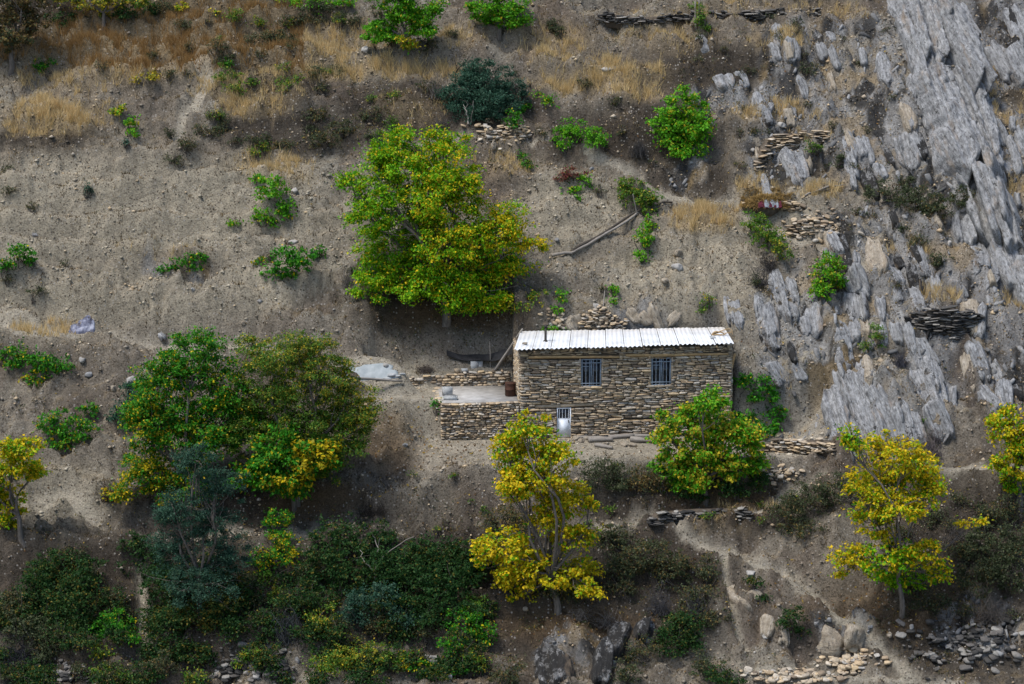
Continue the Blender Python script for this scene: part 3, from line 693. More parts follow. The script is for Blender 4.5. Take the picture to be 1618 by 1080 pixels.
def px_wall(name, label, uv, hpx, seed, mat='stone', wr=(.14, .45), hr=(.06, .15), limit=120, rag=.35, group=None):
    """uv: pixels along the foot of a wall, hpx its height in pixels there"""
    uv = list(uv); uv = [(uv[0][0] - 8, uv[0][1])] + uv + [(uv[-1][0] + 8, uv[-1][1])]; hpx = [2] + list(hpx) + [2]
    P = [hit(u, v) for u, v in uv]; H = [h * mpp(p[1], p[2]) for h, p in zip(hpx, P)]
    return stone_wall(name, label, [p[:2] for p in P], [p[2] - .12 for p in P], [h + .12 for h in H], wr, hr, seed, mat, .28, limit, group, rag)
px_wall('field_wall', 'long low ruined stone wall with dark gaps high on the slope', [(952,36),(1000,34),(1060,30),(1130,27),(1210,24),(1290,20)], [14,10,8,10,12,5], 31, 'dark_stone')
px_wall('field_wall', 'curved leaning wall of thin brown slabs between dry grass and rock', [(1198,262),(1222,243),(1250,232),(1302,222)], [16,28,24,12], 32, 'stone', (.2,.6), (.05,.09))
px_wall('field_wall', 'small patch of pale stone walling just above the house roof', [(922,522),(950,521),(982,520)], [30,36,26], 33, 'stone', (.1,.28), (.06,.12))
px_wall('field_wall', 'blackened stone wall under a grassy ledge beside the outcrop', [(1438,508),(1470,520),(1510,528),(1548,520)], [10,34,46,18], 34, 'dark_stone', (.2,.7), (.06,.12))
px_wall('field_wall', 'dark low stone wall above the bend of the footpath', [(1030,824),(1080,821),(1130,819),(1180,814)], [14,18,18,10], 35, 'dark_stone')
px_wall('field_wall', 'tumbled rubble wall along the path past the house', [(1205,712),(1250,714),(1312,711)], [12,20,14], 36, 'stone', (.15,.45), (.06,.12), rag=.3)
px_wall('field_wall', 'broken stone footing under the cloth covered straw stack', [(1175,330),(1215,328),(1255,330)], [14,12,14], 37, 'stone', rag=.2)
px_wall('field_wall', 'slumped grey stone wall below the straw stack', [(1250,372),(1280,366),(1310,362)], [18,22,14], 38, 'stone', rag=.3)
px_wall('field_wall', 'rubble wall under the dark green bush above the big tree', [(762,214),(795,216),(828,212)], [14,18,22], 39, 'stone', rag=.4)

# ------------------------------------------------------------------ things round the house
def brick_block(label, px, b_, sz, mat='concrete', z=None, rz=0, cat='block', name='concrete_block'):
    a, zz = hp(px[0], px[1], b_); p = hw(a, b_); z = zz if z is None else z
    mb = MB(); sx, sy, sh = sz; w = .035
    mb.box((-sx/2, -sy/2, 0), (sx/2, -sy/2 + w, sh)); mb.box((-sx/2, sy/2 - w, 0), (sx/2, sy/2, sh))
    for x in (-sx/2, -w/2, sx/2 - w): mb.box((x, -sy/2 + w, 0), (x + w, sy/2 - w, sh - .002))
    mb.box((-sx/2 + w, -sy/2 + w, sh * .55), (sx/2 - w, sy/2 - w, sh - .02))
    o = obj(name, mb.mesh(name, mat), mat4=Matrix.Translation((p[0], p[1], z)) @ Matrix.Rotation(HROT + rz, 4, 'Z')); return tag(o, label, cat)
brick_block('blue grey hollow block standing on the terrace corner', (707, 618), 1.4, (.42, .3, .42), z=1.775, rz=.3)
brick_block('pale block lying flat at the front edge of the terrace', (712, 626), .55, (.62, .34, .16), z=1.775, rz=-.15)
brick_block('upright grey block behind the low terrace back wall', (749, 580), 4.15, (.34, .28, .55), z=2.33, rz=.1)
brick_block('grey block beside the upright one behind the terrace wall', (759, 580), 4.2, (.24, .3, .55), z=2.33, rz=-.1)
brick_block('small pale block on top of the low terrace back wall', (734, 583), 3.8, (.3, .2, .14), z=2.44, rz=.05)
brick_block('small tan block resting on the terrace back wall', (722, 585), 3.78, (.2, .2, .18), 'plaster', z=2.40, rz=.4)
# rusty bin by the side wall
a_, _ = hp(815, 612, 1.2); p = hw(min(a_, -.38), 1.2)
binr = empty('rusty_drum', (p[0], p[1], 1.775), 'dark rusty metal drum against the side of the house', 'drum')
mb = MB(); mb.tube([(0,0,0),(0,0,.05),(0,0,.3),(0,0,.32),(0,0,.34),(0,0,.6),(0,0,.64),(0,0,.63)], [.24,.26,.26,.275,.26,.26,.265,.24], 16); obj('body', mb.mesh('body', 'rust', True), binr)
mb = MB(); mb.tube([(0,0,.58),(0,0,.581)], [.25, .001], 16); obj('lid', mb.mesh('lid', 'pipe'), binr)
# pole leaning against the roof, thin post, black cloth
p0 = hw(hp(780, 582, 3.3)[0], 3.95, 2.3); aa, zz = hp(826, 519, 3.3); p1 = hw(aa, 3.3, zz)
M4, L = aim(p0, p1); tag(obj('leaning_pole', log_mesh('leaning_pole', L, .065, .05, 'grey_wood', 60, bendy=.003), mat4=M4), 'long grey pole leaning from the terrace wall to the roof corner', 'pole')
p0 = hw(hp(774, 583, 4.0)[0], 4.0, 2.3); M4, L = aim(p0, p0 + np.array([.02, 0, 1.55])); tag(obj('thin_post', log_mesh('thin_post', L, .025, .02, 'grey_wood', 61), mat4=M4), 'thin upright stick behind the low terrace wall', 'post')
t = np.linspace(0, 1, 22); cl = []
for k in t:
    a0_ = lerp(hp(706, 560, 4.3)[0], -.12, k); cl.append((a0_, 4.3 - .6 * k, 3.2 + .2 * k - .35 * math.sin(math.pi * k) * (1 - k * .4)))
cl = np.array(cl); wdt = .07 + .16 * t + .06 * np.sin(11 * t); vs = []; nn = 5
for j in range(nn):
    q = j / (nn - 1); vs.append(np.stack([cl[:, 0], cl[:, 1] + .35 * q + .05 * np.sin(9 * t + j), cl[:, 2] - wdt * (1 - q) * .9 + .12 * q + .03 * np.sin(14 * t + 2 * j)], -1))
vs = np.concatenate(vs); i = (np.arange(nn - 1)[:, None] * 22 + np.arange(21)[None]).ravel()
V2 = np.concatenate([vs, vs + [0, .02, -.015]]); F = np.stack([i, i + 1, i + 23, i + 22], -1)
V2[:, :] = np.stack([HX + V2[:, 0] * HC - V2[:, 1] * HS, HY + V2[:, 0] * HS + V2[:, 1] * HC, V2[:, 2]], -1)
tag(obj('black_awning', mesh_np('black_awning', V2, np.concatenate([F, F[:, ::-1] + len(vs)]), 'black_cloth')), 'sagging black plastic strip hung along the bank beside the roof', 'tarp')
# logs lying along the foot of the house wall
LOGS = [(930,699,968,697,.14),(962,694,1000,690,.13),(996,697,1036,700,.15),(940,705,968,709,.11),(1000,691,1040,689,.11),(1034,700,1060,696,.12),(905,690,950,687,.08)]
for i, (u0, v0, u1, v1, r) in enumerate(LOGS):
    q0, q1 = hit(u0, v0), hit(u1, v1)
    for q in (q0, q1):
        ah, bh = to_house(q[0], q[1])
        if bh > -.2: q[:2] = hw(ah, -.2)[:2]
        q[2] = float(gz(q[0], q[1])) + r * .8
    M4, L = aim(q0, q1); tag(obj('log', log_mesh('log', L, r, r * .75, 'grey_wood', 70 + i, bendy=.015), mat4=M4), 'weathered grey log lying at the foot of the house wall', 'log', 'logs along the house wall')
for i, (u, v, s) in enumerate([(910,694,.5),(918,697,.4),(926,693,.35),(958,702,.32),(985,704,.45),(1000,705,.4),(904,699,.3)]):
    p = hit(u, v); o = obj('stone', rock_mesh(400 + i, s, s * .7, s * .55, 'boulder'), mat4=Matrix.Translation((p[0], p[1], p[2] + s * .1)) @ Matrix.Rotation(i * 1.3, 4, 'Z'))
    o.name = 'loose_stone'; tag(o, 'pale stone lying among the logs by the house door', 'stone', 'stones among the logs')
# stones and a bent branch on the roof
def on_roof(u, v, b_):
    a, _ = hp(u, v, b_); q = hw(a, b_); return (q[0], q[1], roofz(a, b_) + .03)
p = on_roof(830, 543, .6); tag(obj('roof_stone', rock_mesh(420, .3, .22, .12, 'boulder'), mat4=Matrix.Translation((p[0], p[1], p[2] + .04))), 'flat tan stone weighing down the roof by the stovepipe', 'stone')
p = on_roof(1126, 535, .9); tag(obj('roof_stone', rock_mesh(421, .3, .22, .14, 'concrete'), mat4=Matrix.Translation((p[0], p[1], p[2] + .04))), 'grey stone on the roof under the bent branch', 'stone')
mb = MB(); o0 = np.array(on_roof(1128, 530, 1.6))
for k in range(6):
    d = np.array([rng.uniform(.3, .9), rng.uniform(-.3, .3), rng.uniform(.02, .18)]); mb.tube(bend(o0 + [-.1, 0, .03], o0 + d + [0, 0, .04], 6, .12, 80 + k, .1), np.linspace(.035, .012, 6), 5)
tag(obj('dead_branch', mb.mesh('dead_branch', 'timber', True)), 'crooked dry branch lying on the white roof', 'branch')
# grey sheet spread over a heap on the path bank
def sheet_thing(name, label, px, wx, wy, hgt, mat, seed, cat, edge=None):
    p = hit(*px); an = np.linspace(0, 2 * np.pi, 48, endpoint=False); rr = np.linspace(0, 1, 10); r = np.random.default_rng(seed)
    out = 1 / np.maximum(np.abs(np.cos(an - .3)), np.abs(np.sin(an - .3))) ** .8 * (.92 + .10 * np.sin(an * 2 + 1) + .07 * np.sin(an * 3 + seed) + .05 * np.sin(an * 7 + 2) + .04 * np.sin(an * 11))
    vs = []
    for q in rr:
        x = p[0] + q * wx * .5 * out * np.cos(an); y = p[1] + q * wy * .5 * out * np.sin(an)
        z = sum(gz(x + i * .18, y + j * .18) for i in (-1, 0, 1) for j in (-1, 0, 1)) / 9 + .04 + hgt * (1 - q ** 2) + .05 * fbm(x * 2.2, y * 2.2, 3, seed)
        z = np.maximum(z, gz(x, y) + .03); vs.append(np.stack([x, y, z], -1))
    vs = np.concatenate(vs); n = 48; F = []
    for k in range(9):
        j = np.arange(n); j2 = (j + 1) % n; F.append(np.stack([k * n + j, (k + 1) * n + j, (k + 1) * n + j2, k * n + j2], -1))
    bot = vs[-n:].copy(); bot[:, 2] = np.minimum(bot[:, 2] - .1, gz(bot[:, 0], bot[:, 1]) - .06); j = np.arange(n); j2 = (j + 1) % n; F.append(np.stack([9 * n + j, 10 * n + j, 10 * n + j2, 9 * n + j2], -1))
    return obj(name, mesh_np(name, np.concatenate([vs, bot]) - p, np.concatenate(F), mat, smooth=True), loc=tuple(p)), p
o, p = sheet_thing('ground_sheet', '', (584, 587), 2.6, .8, .07, 'sheet_grey', 4, 'tarp'); tag(o, 'grey plastic sheet spread over a heap beside the leafy trees', 'tarp')
q = hit(560, 603); M4, L = aim(q + [-.3, 0, .08], hit(632, 604) + [.1, 0, .08]); obj_ = tag(obj('edge_pole', log_mesh('edge_pole', L, .06, .05, 'grey_wood', 90), mat4=M4), 'pale pole lying along the lower edge of the grey sheet', 'pole')
for i, (u, v, s) in enumerate([(620,592,.5),(612,598,.4),(628,596,.35),(598,601,.35),(636,590,.3)]):
    p = hit(u, v); tag(obj('loose_stone', rock_mesh(430 + i, s, s * .6, s * .35, 'concrete'), mat4=Matrix.Translation((p[0], p[1], p[2] + s * .1))), 'pale flat stone at the edge of the grey ground sheet', 'stone', 'stones holding the ground sheet')
o, p = sheet_thing('ash_heap', '', (129, 516), 1.15, .42, .04, 'ash', 9, 'ash'); tag(o, 'round heap of pale blue grey ash on the path bank', 'ash heap')

# ------------------------------------------------------------------ plants
PAL = {  # greens, turning colours
    'walnut': ([(.06,.23,.004),(.13,.34,.005),(.24,.43,.008)], [(.55,.42,.010),(.66,.45,.010),(.38,.40,.012)]),
    'bright': ([(.045,.21,.006),(.085,.30,.010),(.14,.37,.014)], [(.42,.36,.02),(.35,.33,.03),(.5,.38,.02)]),
    'green':  ([(.016,.125,.007),(.034,.19,.009),(.07,.26,.014)], [(.50,.40,.01),(.34,.30,.02),(.62,.42,.01)]),
    'olive':  ([(.045,.13,.012),(.08,.18,.018),(.13,.22,.03)], [(.36,.30,.03),(.26,.24,.03),(.46,.34,.02)]),
    'dark':   ([(.009,.040,.009),(.018,.060,.012),(.036,.085,.02)], [(.12,.11,.02),(.08,.09,.02),(.17,.13,.02)]),
    'blue':   ([(.018,.06,.036),(.03,.082,.05),(.055,.115,.075)], [(.06,.10,.05),(.05,.09,.06),(.09,.12,.05)]),
    'drab':   ([(.035,.05,.022),(.055,.075,.032),(.085,.10,.05)], [(.16,.11,.04),(.12,.08,.035),(.19,.14,.04)]),
    'red':    ([(.16,.045,.04),(.22,.06,.05),(.12,.035,.03)], [(.28,.10,.06),(.2,.07,.05),(.05,.15,.02)]),
}
def leaves(cen, out, n_, L, pal, yel, seed, lo=.5):
    """cen: leaf positions, out: outward direction per leaf, yel: turning probability per leaf"""
    r = np.random.default_rng(seed); n = len(cen)
    d = out * .7 + r.normal(size=(n, 3)) * .6 + [0, 0, -.25]; d /= np.linalg.norm(d, axis=1)[:, None]
    up = np.array([[0, -.25, .75]]) + out * .35 + r.normal(size=(n, 3)) * .55
    s = np.cross(d, up); s /= np.linalg.norm(s, axis=1)[:, None] + 1e-9; nn = np.cross(s, d)
    l = (L * r.uniform(.6, 1.3, n))[:, None]; w = l * r.uniform(.24, .36, n)[:, None]
    V = np.stack([cen - d * l * .5, cen + s * w + nn * w * .25 - d * l * .05, cen + d * l * .5 - nn * l * .12, cen - s * w + nn * w * .25 - d * l * .05], 1).reshape(-1, 3)
    g, y = (np.array(k) for k in PAL[pal]); isy = r.random(n) < yel
    gc = g[r.integers(0, 3, n)]; yc = y[r.integers(0, 3, n)]
    c = np.where(isy[:, None], yc, gc) * r.uniform(.72, 1.25, n)[:, None]
    mixv = (r.random(n) < .07)[:, None]; c = np.where(mixv, .5 * (gc + yc) * .8 + .2 * c, c) if yel.mean() > .05 else c
    return V, np.repeat(c, 4, 0)
def sph(n, r):
    d = r.normal(size=(n, 3)); return d / np.linalg.norm(d, axis=1)[:, None]
def grow(blobs, dens, L, pal, clump, seed, ground_cut=True):
    """blobs: (centre, radii, turning). returns leaf verts, colours, clump centres"""
    r = np.random.default_rng(seed); Vs = []; Cs = []; CL = []
    for c, rad, yel in blobs:
        vol = (rad[0] * rad[1] * rad[2]) ** (1 / 3)
        nc = max(6, int(6.0 * (vol / clump) ** 2 * 1.25)); dens_ = dens * 1.75; d = sph(nc, r)
        lump = .82 + .5 * (vn(d[:, 0] * 2.2 + seed, d[:, 1] * 2.2 + d[:, 2] * 1.7, seed) - .3)
        q = r.random(nc) ** .42 * lump
        cc = c + d * rad * q[:, None]
        cc = cc[(d[:, 2] > -.75) | (r.random(nc) < .5)]; nc = len(cc)
        area = math.pi * rad[0] * rad[2]; nl = int(dens_ * area)
        wgt = r.gamma(1.0, 1, nc) + .08; k = r.choice(nc, nl, p=wgt / wgt.sum())
        cs = clump * r.uniform(.6, 1.35, nc)
        off = r.normal(size=(nl, 3)) * np.array([1, 1, .6]) * .43; P = cc[k] + off * cs[k][:, None]
        outd = P - c; outd = outd / rad; outd /= np.linalg.norm(outd, axis=1)[:, None] + 1e-6
        cy = np.clip(yel + min(.5, 1.6 * yel) * (r.random(nc) - .5), 0, 1)
        yl = np.clip(cy[k] + .5 * yel * (1 - yel) * r.normal(size=nl), 0, 1) if yel > .01 else np.full(nl, yel)
        if ground_cut:
            ok = P[:, 2] > gz(P[:, 0], P[:, 1]) + .03; P, outd, yl = P[ok], outd[ok], yl[ok]
            cc = cc[cc[:, 2] > gz(cc[:, 0], cc[:, 1]) + .05]
        if not len(P): continue
        V, c4 = leaves(P, outd, 0, L, pal, yl, seed * 7 + len(Vs)); Vs.append(V); Cs.append(c4); CL.append(cc)
    return np.concatenate(Vs), np.concatenate(Cs), CL
def leaf_mesh(name, V, Cc, off, mat='leaf'):
    n = len(V) // 4; return mesh_np(name, V - off, np.arange(n * 4).reshape(n, 4), mat, col=Cc)
seed_c = [1000]
def tree(name, label, base, blobs, pal, L=.17, dens=240, clump=.5, yel=.2, cat='tree', trunk=.16, dep=.8, twigs=60, lean=None, bare=0, spread=.5):
    seed_c[0] += 1; sd_ = seed_c[0]; r = np.random.default_rng(sd_)
    b0 = hit(*base); root = empty(name, b0, label, cat)
    BL = []
    for e in blobs:
        u, v, ru, rv = e[:4]; y = e[4] if len(e) > 4 else yel; dy = e[5] if len(e) > 5 else r.uniform(-1, 1) * spread
        c = at_Y(u, v, b0[1] + dy); k = mpp(c[1], c[2]); rx, rz = ru * k, rv * k
        BL.append((c, np.array([rx, dep * .5 * (rx + rz), rz]), y))
    V, Cc, CL = grow(BL, dens * 1.3, L * .84, pal, clump * .85, sd_)
    obj('crown', leaf_mesh('crown', V, Cc, b0), root)
    mb = MB(); cen = np.mean([c for c, _, _ in BL], axis=0); lowz = min(c[2] - rd[2] for c, rd, _ in BL)
    zf = max(b0[2] + .5, lerp(max(lowz, b0[2]), cen[2], .35)); fork = np.array([lerp(b0[0], cen[0], .35), lerp(b0[1], cen[1], .3), zf])
    n = 8; P = bend(b0 - [0, 0, .25], fork, n, .03, sd_); mb.tube(P, np.linspace(trunk * 1.25, trunk * .8, n), 9)
    for i, (c, rad, y) in enumerate(BL):
        P = bend(fork, c, 8, .07, sd_ + i, .05); mb.tube(P, np.linspace(trunk * .6, trunk * .16, 8), 6)
        cl = CL[i] if i < len(CL) else []
        if len(cl):
            for j in r.choice(len(cl), min(len(cl), max(4, twigs // len(BL))), replace=False):
                q = P[r.integers(3, 8)]; mb.tube(bend(q, cl[j], 5, .09, sd_ * 3 + i * 50 + j, .04), np.linspace(trunk * .14 + .006, .006, 5), 4)
    for k in range(bare):
        c, rad, y = BL[r.integers(len(BL))]; d = sph(1, r)[0]; d[1] = -abs(d[1]) * .4; mb.tube(bend(c, c + d * rad * 1.35, 6, .1, sd_ + 900 + k), np.linspace(.025, .006, 6), 4)
    mb.v = [v - b0 for v in mb.v]
    obj('trunk', mb.mesh('trunk', 'bark', True), root); return root
def shrub(name, label, blobs, pal, L=.1, dens=330, clump=.28, yel=.05, cat='shrub', dep=.8, group=None, stems=14, foot=.75, twig=(.09,.078,.066)):
    """low plant: every blob sits on the ground under it"""
    seed_c[0] += 1; sd_ = seed_c[0]; r = np.random.default_rng(sd_); BL = []; feet = []
    for e in blobs:
        u, v, ru, rv = e[:4]; y = e[4] if len(e) > 4 else yel
        g = hit(u, v + rv * foot); c = at_Y(u, v, g[1] - .05); k = mpp(c[1], c[2]); rx, rz = ru * k, rv * k
        BL.append((c, np.array([rx, dep * .5 * (rx + rz), rz]), y)); feet.append(g)
    b0 = feet[0].copy(); root = empty(name, b0, label, cat, group)
    V, Cc, CL = grow(BL, dens, L, pal, clump, sd_); obj('foliage', leaf_mesh('foliage', V, Cc, b0), root)
    mb = MB()
    for i, (c, rad, y) in enumerate(BL):
        f = feet[i]; ne = max(3, stems // len(BL))
        for k in range(ne):
            d = sph(1, r)[0]; d[2] = abs(d[2]) * 1.2; q = c + d * rad * .85; s = f + np.array([r.normal() * rad[0] * .22, r.normal() * .1, -.08])
            mb.tube(bend(s, q, 6, .1, sd_ + k + 31 * i, .03), np.linspace(.022, .005, 6), 4)
    mb.v = [v - b0 for v in mb.v]; nvt = sum(len(v) for v in mb.v)
    obj('stems', mb.mesh('stems', 'twig', True, col=np.tile(np.array(twig), (nvt, 1))), root); return root
def twig_bush(name, label, blobs, col, n=160, cat='bush', droop=.0, thick=.011, group=None):
    """leafless bush: a tangle of thin arching twigs"""
    seed_c[0] += 1; sd_ = seed_c[0]; r = np.random.default_rng(sd_); mb = MB(); b0 = None; cols = []
    for u, v, ru, rv in blobs:
        g = hit(u, v + rv * .75); b0 = g.copy() if b0 is None else b0; k = mpp(g[1], g[2])
        for i in range(n // len(blobs)):
            d = sph(1, r)[0]; d[2] = abs(d[2]); q = g + d * np.array([ru * k, ru * k * .7, rv * k * 1.75]) * r.uniform(.5, 1.05); s = g + np.array([r.normal() * ru * k * .3, r.normal() * .15, -.05])
            P = bend(s, q, 6, .12, sd_ * 5 + i, .14); P[:, 2] -= droop * np.linspace(0, 1, 6) ** 2 * rv * k
            P[1:, 2] = np.maximum(P[1:, 2], gz(P[1:, 0], P[1:, 1]) + .02)
            mb.tube(P, np.linspace(thick, thick * .4, 6), 3); cols.append(np.tile(np.array(col) * r.uniform(.6, 1.5), (18, 1)))
    mb.v = [v - b0 for v in mb.v]
    root = empty(name, b0, label, cat, group); obj('twigs', mb.mesh('twigs', 'twig', False, col=np.concatenate(cols)), root); return root
# --- trees
tree('walnut_tree', 'large round green tree turning yellow on the bank above the house', (705, 507),
     [(655,268,80,58,.16),(600,325,58,62,.08),(700,300,72,75,.35),(640,395,85,75,.12),(725,375,75,72,.4),(795,360,50,42,.5),(765,425,80,62,.4),(690,450,95,45,.15),(600,445,45,42,.12),(836,385,28,17,.7),(556,283,22,22,.1),(632,222,28,16,.25),(705,222,34,20,.35),(770,470,55,26,.4),(600,250,35,30,.15)],
     'walnut', L=.17, dens=300, clump=.5, trunk=.19, twigs=150, bare=14, spread=1.0)
tree('leafy_tree', 'tall bright green tree with yellow lower leaves beyond the blue green tree', (300, 812),
     [(310,552,52,42,.06),(262,605,58,52,.1),(335,610,66,60,.1),(245,670,56,58,.2),(310,690,84,66,.12),(232,745,48,42,.45),(290,765,60,38,.35),(190,780,26,18,.6),(370,660,50,60,.08),(220,650,34,40,.15)],
     'green', L=.16, dens=300, clump=.45, trunk=.14, twigs=90, bare=8)
tree('olive_tree', 'broad olive green small leaved tree beside the grey ground sheet', (470, 795),
     [(450,560,70,42,.25),(510,595,66,48,.32),(420,615,62,52,.15),(560,640,42,42,.4),(480,655,92,60,.12),(400,680,60,54,.08),(540,690,56,46,.1),(570,660,34,34,.3),(500,720,70,50,.08),(400,545,28,20,.3),(500,545,40,24,.35)],
     'olive', L=.12, dens=420, clump=.4, trunk=.13, twigs=90, bare=10)
tree('walnut_tree', 'low walnut with deep green and golden leaves under the olive green tree', (465, 800),
     [(450,715,58,48,.06,-1.2),(492,725,42,40,.7,-1.5),(455,758,50,20,.5,-1.5),(425,745,42,36,.1,-1.2),(520,715,24,26,.55,-1.3),(395,755,36,28,.15,-1.2),(460,770,44,16,.1,-1.2)],
     'green', L=.22, dens=230, clump=.42, trunk=.1, twigs=40)
tree('blue_green_tree', 'drooping blue green fine leaved tree rising from the dark thicket', (318, 985),
     [(310,728,48,34),(345,770,48,36),(288,800,50,38),(335,832,58,38),(280,865,55,38),(350,885,52,44),(310,925,72,42),(260,820,26,22)],
     'blue', L=.10, dens=430, clump=.35, yel=.05, trunk=.12, twigs=110, bare=10)
tree('yellow_tree', 'bright yellow tree with a bare trunk gap below the house door', (880, 965),
     [(832,676,46,24,.55),(812,712,52,40,.7),(876,715,40,34,.72),(845,755,66,42,.88),(890,790,52,38,.92),(865,822,40,22,.9),(810,770,36,30,.85),(795,862,56,32,.8),(908,850,46,28,.85),(828,902,84,38,.95),(900,905,64,34,.93),(818,937,34,16,.93),(932,932,28,15,.9),(765,880,26,16,.7),(930,800,18,14,.8)],
     'walnut', L=.19, dens=230, clump=.36, trunk=.14, twigs=110, bare=12, spread=.7)
tree('walnut_tree', 'green walnut turning gold in front of the house corner', (1115, 795),
     [(1122,632,34,26,.12),(1088,668,54,36,.35),(1150,680,48,38,.45),(1185,700,28,36,.4),(1100,715,66,42,.4),(1065,745,38,28,.05),(1140,738,62,34,.55),(1100,765,36,16,.2),(1195,735,20,22,.1),(1045,690,22,16,.4)],
     'bright', L=.2, dens=270, clump=.42, trunk=.12, twigs=70, bare=4)
tree('yellow_tree', 'open yellow tree with spreading branches beside the footpath', (1425, 966),
     [(1345,690,26,24,.35),(1385,705,44,26,.8),(1435,725,52,40,.85),(1395,755,62,38,.8),(1450,750,50,34,.7),(1375,810,44,26,.6),(1468,775,36,30,.8),(1420,800,66,34,.75),(1362,775,36,20,.75),(1342,878,36,26,.85),(1400,882,60,34,.35),(1462,872,42,30,.7),(1485,905,24,20,.7),(1538,825,32,8,.9),(1390,840,36,16,.8),(1430,915,55,24,.1),(1330,905,18,10,.8)],
     'walnut', L=.18, dens=185, clump=.33, trunk=.1, twigs=150, bare=34, spread=.8)
tree('yellow_tree', 'yellow green tree standing alone by the level path past the outcrop', (1612, 800),
     [(1590,668,34,32,.6),(1612,715,36,46,.6),(1578,735,22,22,.6),(1640,690,40,55,.6),(1600,760,26,20,.3)], 'walnut', L=.18, dens=260, clump=.4, trunk=.12, twigs=40)
tree('yellow_tree', 'yellow leaved tree with a pale leaning trunk over the lower footpath', (38, 852),
     [(32,705,42,22,.65),(15,740,55,34,.6),(50,745,24,18,.7),(8,795,34,34,.75),(-30,760,40,50,.6),(15,825,22,16,.5)], 'walnut', L=.18, dens=260, clump=.38, trunk=.12, twigs=40)
tree('walnut_tree', 'green tree with a yellow lower clump above the dry grass terrace', (640, 86),
     [(645,15,52,28,.05),(605,50,42,26,.05),(665,38,32,26,.08),(640,66,22,12,.85),(690,15,12,20,.1),(620,-20,60,30,.05)], 'bright', L=.18, dens=290, clump=.42, trunk=.13, twigs=50)
tree('walnut_tree', 'compact round green tree with its crown near the ruined upper wall', (790, 62),
     [(785,8,44,30,.05),(770,28,28,20,.05),(808,25,26,22,.06),(790,-25,40,30,.05)], 'bright', L=.17, dens=300, clump=.42, trunk=.12, twigs=30)
tree('autumn_tree', 'dark tree with dull yellow leaves at the top of the slope', (16, 108),
     [(30,25,44,28,.6),(18,62,38,22,.5),(55,45,22,14,.7),(-20,40,40,40,.5),(40,-10,60,30,.6)], 'drab', L=.18, dens=220, clump=.4, trunk=.13, twigs=40)
tree('autumn_tree', 'overhanging yellowing tree on the dark brow of the slope', (165, 45),
     [(140,5,38,12,.6),(185,-5,40,16,.6),(160,20,16,9,.8),(110,-12,50,20,.5),(220,0,20,10,.4)], 'olive', L=.17, dens=210, clump=.35, trunk=.1, twigs=30)
